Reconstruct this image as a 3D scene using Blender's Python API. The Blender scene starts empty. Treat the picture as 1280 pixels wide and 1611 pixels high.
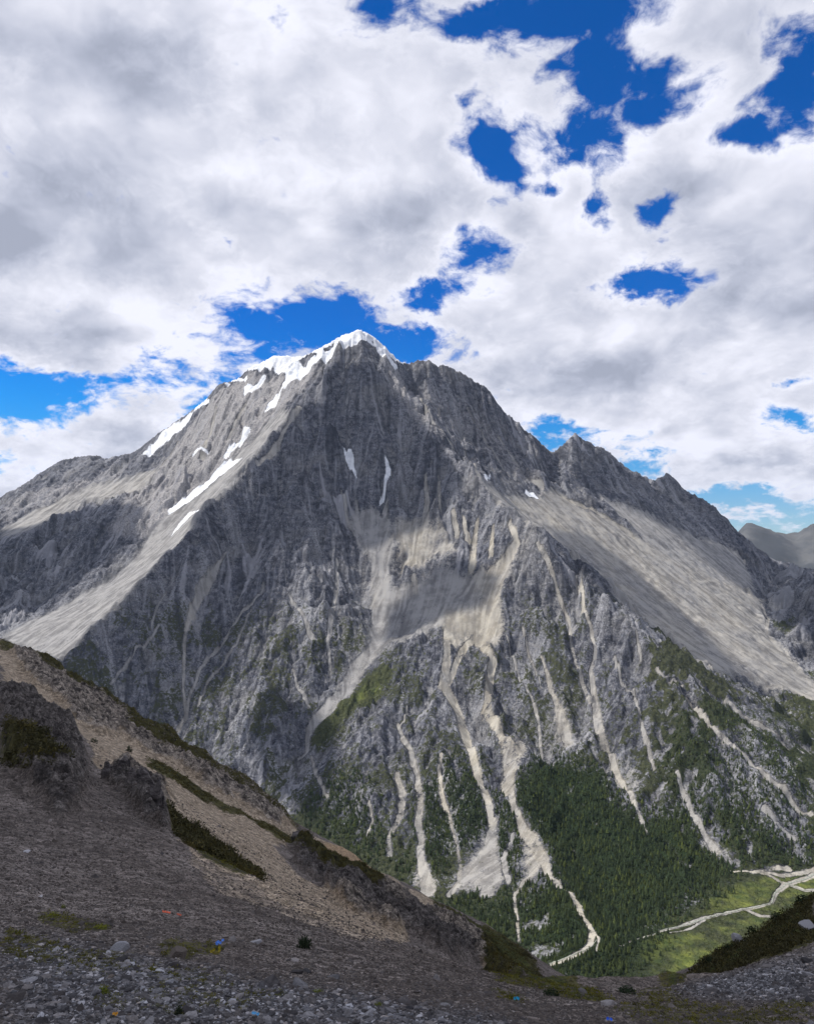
import bpy, math, random, time
import numpy as np
from mathutils import Vector
from mathutils.geometry import delaunay_2d_cdt

T0 = time.time()
random.seed(7)
# ------------------------------------------------------------------ camera
# The camera stands at the origin, looks level along +Y; a vertical lens shift frames the sky.
F, CX, HY, PW, PH = 1155.0, 640.0, 850.0, 1280.0, 1611.0
scene = bpy.context.scene
COL = scene.collection
cam_data = bpy.data.cameras.new('camera')
cam = bpy.data.objects.new('camera', cam_data)
COL.objects.link(cam)
cam.location = (0, 0, 0)
cam.rotation_euler = (math.radians(90), 0, 0)
cam_data.sensor_fit = 'VERTICAL'
cam_data.sensor_height = 36.0
cam_data.lens = 36.0 * F / PH
cam_data.shift_y = (HY - PH / 2) / PH
cam_data.clip_start = 0.05
cam_data.clip_end = 200000
scene.camera = cam

# ------------------------------------------------------------------ light
SUN_EL, SUN_AZ = 54.0, -84.0            # degrees; azimuth from +Y, positive towards +X
SUN_STRENGTH = 4.8
_e, _a = math.radians(SUN_EL), math.radians(SUN_AZ)
SUN = np.array([math.cos(_e) * math.sin(_a), math.cos(_e) * math.cos(_a), math.sin(_e)])
sd = bpy.data.lights.new('sun', 'SUN')
sd.energy = SUN_STRENGTH
sd.angle = math.radians(0.53)
sd.color = (1.0, 0.95, 0.87)
sun = bpy.data.objects.new('sun', sd)
COL.objects.link(sun)
sun.rotation_euler = Vector(SUN).to_track_quat('Z', 'Y').to_euler()
scene.view_settings.view_transform = 'Standard'
scene.view_settings.look = 'None'
scene.view_settings.exposure = 0.0
scene.view_settings.gamma = 1.0


class NT:
    """small helper for node trees"""
    def __init__(self, nt):
        self.nt = nt
        nt.nodes.clear()

    def n(self, kind, ins=None, **props):
        nd = self.nt.nodes.new(kind)
        for k, v in props.items():
            setattr(nd, k, v)
        for k, v in (ins or {}).items():
            self.put(nd.inputs[k], v)
        return nd

    def put(self, sock, v):
        if isinstance(v, bpy.types.NodeSocket):
            self.nt.links.new(v, sock)
        elif isinstance(v, bpy.types.Node):
            self.nt.links.new(v.outputs[0], sock)
        else:
            if sock.type == 'RGBA' and len(v) == 3:
                v = (*v, 1)
            sock.default_value = v

    def m(self, op, a, b=None, c=None, clamp=False):
        nd = self.nt.nodes.new('ShaderNodeMath')
        nd.operation = op
        nd.use_clamp = clamp
        for i, v in enumerate((a, b, c)):
            if v is not None:
                self.put(nd.inputs[i], v)
        return nd.outputs[0]

    def vm(self, op, a, b=None, c=None):
        nd = self.nt.nodes.new('ShaderNodeVectorMath')
        nd.operation = op
        for i, v in enumerate((a, b, c)):
            if v is not None:
                self.put(nd.inputs[i], v)
        return nd.outputs[1] if op in ('LENGTH', 'DOT_PRODUCT', 'DISTANCE') else nd.outputs[0]

    def ss(self, x, a, b, o0=0.0, o1=1.0):
        nd = self.n('ShaderNodeMapRange', interpolation_type='SMOOTHSTEP')
        for i, v in enumerate((x, a, b, o0, o1)):
            self.put(nd.inputs[i], v)
        return nd.outputs[0]

    def noise(self, vec, scale, detail=4.0, rough=0.55, lac=2.0, dist=0.0, out=0, kind='FBM'):
        nd = self.n('ShaderNodeTexNoise', noise_dimensions='3D', noise_type=kind)
        if kind == 'FBM':
            nd.normalize = True
        self.put(nd.inputs['Vector'], vec)
        nd.inputs['Scale'].default_value = scale
        nd.inputs['Detail'].default_value = detail
        nd.inputs['Roughness'].default_value = rough
        nd.inputs['Lacunarity'].default_value = lac
        nd.inputs['Distortion'].default_value = dist
        return nd.outputs[out]

    def mix(self, f, a, b, blend='MIX'):
        nd = self.n('ShaderNodeMix', data_type='RGBA', blend_type=blend)
        self.put(nd.inputs['Factor'], f)
        self.put(nd.inputs['A'], a)
        self.put(nd.inputs['B'], b)
        return nd.outputs['Result']

    def attr(self, name, out='Fac'):
        nd = self.n('ShaderNodeAttribute', attribute_name=name)
        return nd.outputs[out]


# ------------------------------------------------------------------ sky: Nishita air with cumulus in front of it
def az_el(px, py):
    u, v = (px - CX) / F, (HY - py) / F
    return math.atan(u), math.atan(v * math.cos(math.atan(u)))


BLUE = [  # gaps in the cloud deck: x, y, rx, ry (photograph pixels, turned into azimuth and elevation)
    (905, 15, 125, 64), (935, 125, 72, 120), (922, 222, 74, 58), (765, 212, 46, 40), (790, 262, 26, 20), (1035, 128, 50, 30),
    (1035, 178, 44, 26), (1258, 125, 44, 72), (1200, 200, 44, 30), (747, 425, 30, 24), (680, 463, 34, 12), (1018, 455, 50, 17),
    (943, 335, 14, 30), (1042, 362, 16, 16), (395, 520, 58, 66), (480, 505, 110, 42), (590, 545, 90, 34), (660, 565, 60, 18),
    (290, 595, 80, 34), (70, 640, 120, 36), (175, 612, 80, 22), (25, 690, 36, 26), (30, 745, 60, 12), (880, 692, 80, 14),
    (1000, 728, 46, 22), (1160, 800, 230, 42), (1265, 664, 28, 9), (1268, 598, 20, 7), (612, 6, 34, 22), (470, 640, 260, 46),
    (800, 14, 60, 22), (745, 150, 10, 10), (855, 300, 16, 10), (350, 372, 12, 10), (1240, 815, 160, 45), (850, 720, 60, 30),
]
WHITE = [(210, 655, 105, 52), (85, 708, 100, 36), (20, 765, 60, 14), (1055, 45, 65, 40), (1150, 818, 62, 9), (840, 160, 70, 50),
         (330, 560, 22, 40), (1190, 745, 160, 22), (1080, 118, 30, 20), (965, 702, 26, 9), (845, 245, 22, 18)]
GREY = [(30, 320, 330, 150), (40, 520, 260, 50), (640, 340, 230, 55), (200, 90, 260, 60), (1190, 470, 200, 70), (900, 600, 260, 45),
        (300, 330, 180, 70), (1220, 720, 170, 18), (210, 680, 60, 24), (1040, 320, 130, 60), (100, 560, 200, 30)]

THIN = [(820, 320, 70, 50), (745, 415, 95, 55), (685, 470, 90, 40), (1030, 345, 60, 50), (1015, 455, 95, 36), (1200, 185, 95, 75), (1040, 150, 90, 75), (790, 240, 90, 70), (560, 540, 200, 40), (1250, 640, 60, 50), (110, 630, 190, 40),
        (950, 330, 40, 60), (740, 30, 130, 40), (480, 30, 40, 40)]

world = bpy.data.worlds.new('World')
scene.world = world
world.use_nodes = True
world.cycles.sampling_method = 'MANUAL'
world.cycles.sample_map_resolution = 512
w = NT(world.node_tree)
tc = w.n('ShaderNodeTexCoord')
D = tc.outputs['Generated']
sep = w.n('ShaderNodeSeparateXYZ', {0: D})
X, Y, Z = sep.outputs
az = w.m('ARCTAN2', X, Y)
el = w.m('ARCSINE', Z)
AE = w.n('ShaderNodeCombineXYZ', {0: az, 1: el, 2: 0.0}).outputs[0]
# cloud-layer coordinates: a shallow shell, so that the heaps flatten towards the horizon
inv = w.m('DIVIDE', 1.0, w.m('ADD', w.m('MAXIMUM', Z, 0.0), 0.55))
P = w.vm('SCALE', D); P.node.inputs['Scale'].default_value = 1.0
w.put(P.node.inputs['Scale'], inv)
w1 = w.noise(P, 2.6, 5, 0.6, out=1)
warp = w.vm('SUBTRACT', w1, (0.5, 0.5, 0.5))
w2 = w.noise(P, 13.0, 5, 0.62, out=1)
warp2 = w.vm('SUBTRACT', w2, (0.5, 0.5, 0.5))
AEw = w.vm('MULTIPLY_ADD', warp, (0.13, 0.10, 0), AE)
AEw = w.vm('MULTIPLY_ADD', warp2, (0.075, 0.06, 0), AEw)


def blobs(lst, coord, signed=False):
    r = None
    for px, py, rx, ry in lst:
        a, e = az_el(px, py)
        a2, _ = az_el(px + rx, py)
        _, e2 = az_el(px, py - ry)
        ia, ie = 1.0 / max(abs(a2 - a), .003), 1.0 / max(abs(e2 - e), .003)
        q = w.vm('MULTIPLY_ADD', coord, (ia, ie, 0), (-a * ia, -e * ie, 0))
        ln = w.vm('LENGTH', q)
        if signed:                       # distance from the rim in units of 70 px
            k_ = max(.34, (rx + ry) / 140.0)
            ln = w.m('MULTIPLY_ADD', ln, k_, -k_)
        r = ln if r is None else w.m('SMOOTH_MIN', r, ln, 0.2)
    return r


rb = w.m('MINIMUM', blobs(BLUE, AEw, True), 0.85)
rw = blobs(WHITE, AEw, True)
Pw = w.vm('MULTIPLY_ADD', warp, (0.16, 0.16, 0.16), P)
n1 = w.noise(Pw, 7.5, 9, 0.60)
n2 = w.noise(Pw, 32.0, 6, 0.62)
# cover: 0 inside a gap, 1 well outside
cov = w.m('MAXIMUM', rb, w.m('MULTIPLY', rw, -1.0))
cov = w.m('MULTIPLY_ADD', w.m('SUBTRACT', n1, 0.5), 2.8, cov)
cov = w.m('MULTIPLY_ADD', w.m('SUBTRACT', n2, 0.5), 2.1, cov)
cov = w.m('SUBTRACT', cov, w.m('MULTIPLY', w.ss(blobs(THIN, AEw), 1.25, 0.2), 0.50))
cov = w.m('ADD', cov, -0.03)
alpha = w.ss(cov, -0.58, 0.26)
# relief: the same heaps read a little towards the sun
sdir = (float(SUN[0]) * .05, float(SUN[1]) * .05 + .02, float(SUN[2]) * .05)
Po = w.vm('ADD', Pw, sdir)
n1o = w.noise(Po, 8.0, 3.5, 0.45)
n1b = w.noise(Pw, 8.0, 3.5, 0.45)
relief = w.m('SUBTRACT', n1b, n1o)
Pf = w.vm('ADD', Pw, (float(SUN[0]) * .016, float(SUN[1]) * .016, float(SUN[2]) * .016))
relief2 = w.m('SUBTRACT', w.noise(Pw, 24.0, 3, 0.5), w.noise(Pf, 24.0, 3, 0.5))
body = w.noise(Pw, 2.4, 4, 0.42)
rg = blobs(GREY, AEw)
grey = w.ss(rg, 1.35, 0.15)
thick = w.ss(cov, 0.1, 1.0)
lum = w.m('MULTIPLY_ADD', relief, 0.85, 0.915)
lum = w.m('MULTIPLY_ADD', relief2, 0.22, lum)
lum = w.m('MULTIPLY_ADD', w.m('SUBTRACT', body, 0.5), 0.52, lum)
lum = w.m('MULTIPLY_ADD', grey, -0.21, lum)
lum = w.m('MULTIPLY_ADD', thick, -0.13, lum)
lum = w.m('MINIMUM', w.m('MAXIMUM', lum, 0.48), 1.0)
# cloud bases overhead and behind the camera are thick and grey
back = w.ss(Y, 0.25, -0.35)
high = w.ss(Z, 0.62, 0.85)
dim = w.m('MAXIMUM', back, high)
lum = w.m('MULTIPLY', lum, w.m('SUBTRACT', 1.0, w.m('MULTIPLY', dim, 0.22)))
tint = w.mix(w.ss(lum, 0.4, 0.95), (0.83, 0.90, 1.13), (0.95, 0.965, 1.08))
STR = 0.10
cloud = w.vm('SCALE', tint)
w.put(cloud.node.inputs['Scale'], w.m('MULTIPLY', lum, 1.0 / STR))
sky = w.n('ShaderNodeTexSky', sky_type='NISHITA', sun_disc=False, sun_elevation=_e, sun_rotation=_a,
          altitude=4300, air_density=1.0, dust_density=0.15, ozone_density=3.0)
hsv = w.n('ShaderNodeHueSaturation', {'Color': sky.outputs[0], 'Saturation': w.ss(Z, -0.02, 0.3, 0.95, 1.40), 'Value': 1.0, 'Hue': 0.50})
skyc = w.mix(w.ss(Z, -.02, .22), w.vm('MULTIPLY', hsv.outputs[0], (0.75, .90, 1.0)), w.vm('MULTIPLY', hsv.outputs[0], (0.04, 1.32, 1.72)))
col = w.mix(alpha, skyc, cloud)
bg = w.n('ShaderNodeBackground', {'Color': col, 'Strength': STR})
w.n('ShaderNodeOutputWorld', {'Surface': bg})

# ------------------------------------------------------------------ numeric helpers
def _hash(ix, iy, seed):
    h = (ix.astype(np.int64) * 374761393 + iy.astype(np.int64) * 668265263 + seed * 974634777) & 0xffffffff
    h = ((h ^ (h >> 13)) * 1274126177) & 0xffffffff
    return (h ^ (h >> 16)) & 1023


_ang = np.linspace(0, 2 * np.pi, 1025)[:1024]
_GX, _GY = np.cos(_ang).astype(np.float32), np.sin(_ang).astype(np.float32)


def perlin(x, y, seed=0):
    ix, iy = np.floor(x), np.floor(y)
    fx, fy = (x - ix).astype(np.float32), (y - iy).astype(np.float32)
    ix, iy = ix.astype(np.int64), iy.astype(np.int64)
    u, v = fx * fx * fx * (fx * (fx * 6 - 15) + 10), fy * fy * fy * (fy * (fy * 6 - 15) + 10)

    def g(dx, dy):
        h = _hash(ix + dx, iy + dy, seed)
        return _GX[h] * (fx - dx) + _GY[h] * (fy - dy)
    a = g(0, 0) * (1 - u) + g(1, 0) * u
    b = g(0, 1) * (1 - u) + g(1, 1) * u
    return (a * (1 - v) + b * v) * 1.5


def fbm(x, y, wl, octs, gain=0.5, seed=0, ridged=False):
    s, a, t = 0, 1.0, 0.0
    f = 1.0 / wl
    for o in range(octs):
        p = perlin(x * f + 17.3 * o, y * f - 9.1 * o, seed + o * 31)
        if ridged:
            p = 1 - 2 * np.abs(p)
        s = s + a * p
        t += a
        a *= gain
        f *= 2.03
    return s / t


def facets(x, y, size, tilt, seed):
    """broken blocks: each cell of a jittered grid is a plane of its own, with steps between"""
    x, y = x / size, y / (size * 1.5)
    ix, iy = np.floor(x).astype(np.int64), np.floor(y).astype(np.int64)
    best = np.full(x.shape, 9.0, np.float32)
    out = np.zeros(x.shape, np.float32)
    for dx in (-1, 0, 1):
        for dy in (-1, 0, 1):
            cx, cy = ix + dx, iy + dy
            px = cx + .1 + .8 * _hash(cx, cy, seed) / 1024.0
            py = cy + .1 + .8 * _hash(cx, cy, seed + 5) / 1024.0
            ex, ey = x - px, y - py
            d = ex * ex + ey * ey
            m = d < best
            a = (_hash(cx, cy, seed + 11) / 512.0 - 1) * tilt
            b = (_hash(cx, cy, seed + 17) / 512.0 - 1) * tilt
            c = (_hash(cx, cy, seed + 23) / 512.0 - 1) * tilt * .35
            v = (a * ex + b * ey * 1.5 + c) * size
            out[m] = v[m]
            best[m] = d[m]
    return out


def sst(x, a, b):
    t = np.clip((x - a) / (b - a), 0, 1)
    return t * t * (3 - 2 * t)


def blur(A, s):
    r = int(math.ceil(s * 2.5))
    k = np.exp(-0.5 * (np.arange(-r, r + 1) / s) ** 2)
    k /= k.sum()
    B = np.pad(A, ((r, r), (0, 0)), 'edge')
    A = sum(k[i] * B[i:i + A.shape[0]] for i in range(2 * r + 1))
    B = np.pad(A, ((0, 0), (r, r)), 'edge')
    return sum(k[i] * B[:, i:i + A.shape[1]] for i in range(2 * r + 1))


def raster_tin(lines, to_uv, gu, gv):
    """Linear interpolation of constrained-Delaunay facets on the grid gu x gv. lines: lists of (u, v, value)."""
    pts, edges, vals = [], [], []
    for ln in lines:
        base = len(pts)
        for i, p in enumerate(ln):
            u, v, z = to_uv(*p)
            pts.append(Vector((u, v)))
            vals.append((u, v, z))
            if i:
                edges.append((base + i - 1, base + i))
    vo, eo, fo, ov, oe, of = delaunay_2d_cdt(pts, edges, [], 0, 1e-6)
    V = np.array([(p.x, p.y) for p in vo])
    Zv = np.full(len(V), np.nan)
    for i, src in enumerate(ov):
        if src:
            Zv[i] = vals[src[0]][2]
    A = np.array(vals)
    for i in np.where(np.isnan(Zv))[0]:
        d = (A[:, 0] - V[i, 0]) ** 2 + (A[:, 1] - V[i, 1]) ** 2
        j = np.argsort(d)[:2]
        ww = 1 / (d[j] + 1e-9)
        Zv[i] = (A[j, 2] * ww).sum() / ww.sum()
    out = np.full((len(gv), len(gu)), np.nan)
    du, dv = gu[1] - gu[0], gv[1] - gv[0]
    for f in fo:
        for k in range(1, len(f) - 1):
            tri = [f[0], f[k], f[k + 1]]
            (x0, y0), (x1, y1), (x2, y2) = V[tri]
            i0, i1 = int(max(0, (min(x0, x1, x2) - gu[0]) // du)), int(min(len(gu) - 1, (max(x0, x1, x2) - gu[0]) // du + 1))
            j0, j1 = int(max(0, (min(y0, y1, y2) - gv[0]) // dv)), int(min(len(gv) - 1, (max(y0, y1, y2) - gv[0]) // dv + 1))
            if i1 < i0 or j1 < j0:
                continue
            UU, VV = np.meshgrid(gu[i0:i1 + 1], gv[j0:j1 + 1])
            det = (y1 - y2) * (x0 - x2) + (x2 - x1) * (y0 - y2)
            if abs(det) < 1e-12:
                continue
            a = ((y1 - y2) * (UU - x2) + (x2 - x1) * (VV - y2)) / det
            b = ((y2 - y0) * (UU - x2) + (x0 - x2) * (VV - y2)) / det
            c = 1 - a - b
            m = (a >= -1e-6) & (b >= -1e-6) & (c >= -1e-6)
            sub = out[j0:j1 + 1, i0:i1 + 1]
            sub[m] = (a * Zv[tri[0]] + b * Zv[tri[1]] + c * Zv[tri[2]])[m]
    return out


def bil(G, gx0, gy0, cell, x, y):
    u = np.clip((x - gx0) / cell, 0, G.shape[1] - 1.001)
    v = np.clip((y - gy0) / cell, 0, G.shape[0] - 1.001)
    i, j = u.astype(np.int64), v.astype(np.int64)
    fu, fv = u - i, v - j
    return (G[j, i] * (1 - fu) + G[j, i + 1] * fu) * (1 - fv) + (G[j + 1, i] * (1 - fu) + G[j + 1, i + 1] * fu) * fv


def erode(H, n, steps, seed, rate=0.25, cap=3.0, inert=0.25, dep=0.2, soft=None):
    """Rain: n water drops run down the height field at once, cutting gullies. Returns height and wear count."""
    rg = np.random.RandomState(seed)
    hh, ww_ = H.shape
    H = H.copy()
    cnt = np.zeros(H.size)
    x = rg.rand(n) * (ww_ - 3) + 1
    y = rg.rand(n) * (hh - 3) + 1
    vx = np.zeros(n); vy = np.zeros(n)
    sp = np.ones(n); wt = np.ones(n); sed = np.zeros(n)
    alive = np.ones(n, bool)
    for s in range(steps):
        i, j = x.astype(np.int64), y.astype(np.int64)
        fu, fv = x - i, y - j
        idx = j * ww_ + i
        Hf = H.ravel()
        a, b, c, d = Hf[idx], Hf[idx + 1], Hf[idx + ww_], Hf[idx + ww_ + 1]
        gx = (b - a) * (1 - fv) + (d - c) * fv
        gy = (c - a) * (1 - fu) + (d - b) * fu
        h0 = (a * (1 - fu) + b * fu) * (1 - fv) + (c * (1 - fu) + d * fu) * fv
        vx = vx * inert - gx * (1 - inert)
        vy = vy * inert - gy * (1 - inert)
        l = np.hypot(vx, vy) + 1e-9
        vx /= l; vy /= l
        nx, ny = x + vx, y + vy
        ok = (nx > 1) & (nx < ww_ - 2) & (ny > 1) & (ny < hh - 2)
        nx = np.clip(nx, 1, ww_ - 2.01); ny = np.clip(ny, 1, hh - 2.01)
        i2, j2 = nx.astype(np.int64), ny.astype(np.int64)
        f2, g2 = nx - i2, ny - j2
        id2 = j2 * ww_ + i2
        h1 = (Hf[id2] * (1 - f2) + Hf[id2 + 1] * f2) * (1 - g2) + (Hf[id2 + ww_] * (1 - f2) + Hf[id2 + ww_ + 1] * f2) * g2
        dh = h1 - h0
        C = np.maximum(-dh, 0.02) * sp * wt * cap
        e = np.where(dh > 0, -np.minimum(dh, sed), np.where(sed > C, -(sed - C) * dep, np.minimum((C - sed) * rate, np.maximum(-dh, 0) * 0.5)))
        if soft is not None:
            e = np.where(e > 0, e * soft.ravel()[idx], e)
        e = np.where(alive, e, 0)
        sed = sed + e
        for off, wgt in ((0, (1 - fu) * (1 - fv)), (1, fu * (1 - fv)), (ww_, (1 - fu) * fv), (ww_ + 1, fu * fv)):
            H -= np.bincount(idx + off, wgt * e, H.size).reshape(H.shape)
        cnt += np.bincount(idx, alive * wt, H.size)
        sp = np.minimum(np.sqrt(np.maximum(sp * sp - dh * 0.8, 0.01)), 3.0)
        wt *= 0.992
        alive &= ok
        x, y = nx, ny
    return H, cnt.reshape(H.shape)


def lic(Hh, noise, steps, st):
    """noise smeared along the fall line: streaks and ribs that run straight down the slope"""
    Hb = blur(Hh, 2.0)
    gy, gx = np.gradient(Hb)
    l = np.hypot(gx, gy) + 1e-6
    gx, gy = gx / l, gy / l
    hh, ww_ = Hh.shape
    j0, i0 = np.mgrid[0:hh, 0:ww_].astype(np.float32)
    acc = noise.copy()
    for sgn in (1, -1):
        x, y = i0.ravel().copy(), j0.ravel().copy()
        for s in range(steps):
            k = np.rint(y).astype(np.int64) * ww_ + np.rint(x).astype(np.int64)
            x = np.clip(x + sgn * st * gx.ravel()[k], 0, ww_ - 1)
            y = np.clip(y + sgn * st * gy.ravel()[k], 0, hh - 1)
            k = np.rint(y).astype(np.int64) * ww_ + np.rint(x).astype(np.int64)
            acc += (noise.ravel()[k] * (1 - .7 * s / steps)).reshape(hh, ww_)
    acc -= acc.mean()
    return acc / acc.std()


def lic_dir(di, dj, noise, steps, st):
    """the same on the finished mesh: (di, dj) is the fall line in mesh rows and columns"""
    l = np.hypot(di, dj) + 1e-9
    di, dj = (di / l).ravel().astype(np.float32), (dj / l).ravel().astype(np.float32)
    hh, ww_ = noise.shape
    j0, i0 = np.mgrid[0:hh, 0:ww_].astype(np.float32)
    nr_ = noise.ravel()
    acc = nr_.copy()
    for sgn in (1, -1):
        x, y = i0.ravel().copy(), j0.ravel().copy()
        k = np.arange(x.size)
        for s in range(steps):
            x = np.clip(x + sgn * st * di[k], 0, ww_ - 1)
            y = np.clip(y + sgn * st * dj[k], 0, hh - 1)
            k = np.rint(y).astype(np.int64) * ww_ + np.rint(x).astype(np.int64)
            acc += nr_[k] * (1 - .7 * s / steps)
    acc -= acc.mean()
    return (acc / acc.std()).reshape(hh, ww_)


def pip(x, y, poly):
    inside = np.zeros(x.shape, bool)
    n = len(poly)
    for i in range(n):
        x0, y0 = poly[i]
        x1, y1 = poly[(i + 1) % n]
        c = ((y0 > y) != (y1 > y)) & (x < (x1 - x0) * (y - y0) / (y1 - y0 + 1e-12) + x0)
        inside ^= c
    return inside


def seg_mask(x, y, line, wid, feather):
    """Soft band along a map polyline; wid = half widths at its points. Arrays x, y are flat."""
    out = np.zeros(x.shape, np.float32)
    for i in range(len(line) - 1):
        (x0, y0), (x1, y1) = line[i], line[i + 1]
        w0, w1 = wid[i], wid[i + 1]
        R = max(w0, w1) * (1 + feather) + 2
        m = np.where((x > min(x0, x1) - R) & (x < max(x0, x1) + R) & (y > min(y0, y1) - R) & (y < max(y0, y1) + R))[0]
        if not len(m):
            continue
        dx, dy = x1 - x0, y1 - y0
        t = np.clip(((x[m] - x0) * dx + (y[m] - y0) * dy) / (dx * dx + dy * dy + 1e-9), 0, 1)
        d = np.hypot(x[m] - x0 - t * dx, y[m] - y0 - t * dy) / (w0 + (w1 - w0) * t)
        out[m] = np.maximum(out[m], 1 - sst(d, 1 - feather, 1 + feather))
    return out


def link(name, me, mats, parent=None):
    ob = bpy.data.objects.new(name, me)
    COL.objects.link(ob)
    for m in (mats if isinstance(mats, (list, tuple)) else [mats]):
        if m is not None:
            me.materials.append(m)
    if parent is not None:
        ob.parent = parent
    return ob


def tag(o, label=None, cat=None, group=None, kind=None):
    for k, v in (('label', label), ('category', cat), ('group', group), ('kind', kind)):
        if v:
            o[k] = v
    return o


def mesh_np(name, V, Fq, smooth=True):
    """V (n,3) and Fq (m,k) with k = 3 or 4."""
    me = bpy.data.meshes.new(name)
    V = np.ascontiguousarray(V, np.float32)
    Fq = np.ascontiguousarray(Fq, np.int32)
    k = Fq.shape[1]
    me.vertices.add(len(V))
    me.vertices.foreach_set('co', V.ravel())
    me.loops.add(Fq.size)
    me.loops.foreach_set('vertex_index', Fq.ravel())
    me.polygons.add(len(Fq))
    me.polygons.foreach_set('loop_start', np.arange(0, Fq.size, k, dtype=np.int32))
    me.polygons.foreach_set('loop_total', np.full(len(Fq), k, np.int32))
    me.polygons.foreach_set('use_smooth', np.full(len(Fq), smooth, bool))
    me.update(calc_edges=True)
    return me


def grid_faces(nr, nc):
    a = (np.arange(nr - 1)[:, None] * nc + np.arange(nc - 1)[None, :]).ravel()
    return np.stack([a, a + 1, a + nc + 1, a + nc], 1)


def add_attr(me, name, arr):
    at = me.attributes.new(name, 'FLOAT', 'POINT')
    at.data.foreach_set('value', np.ascontiguousarray(arr, np.float32).ravel())

# ------------------------------------------------------------------ the mountain: ridge and gully lines (px, py, distance)
def pxw(px, py, y):
    return ((px - CX) / F * y, y, (HY - py) / F * y)


def cart(px, py, y):
    return pxw(px, py, y)


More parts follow.
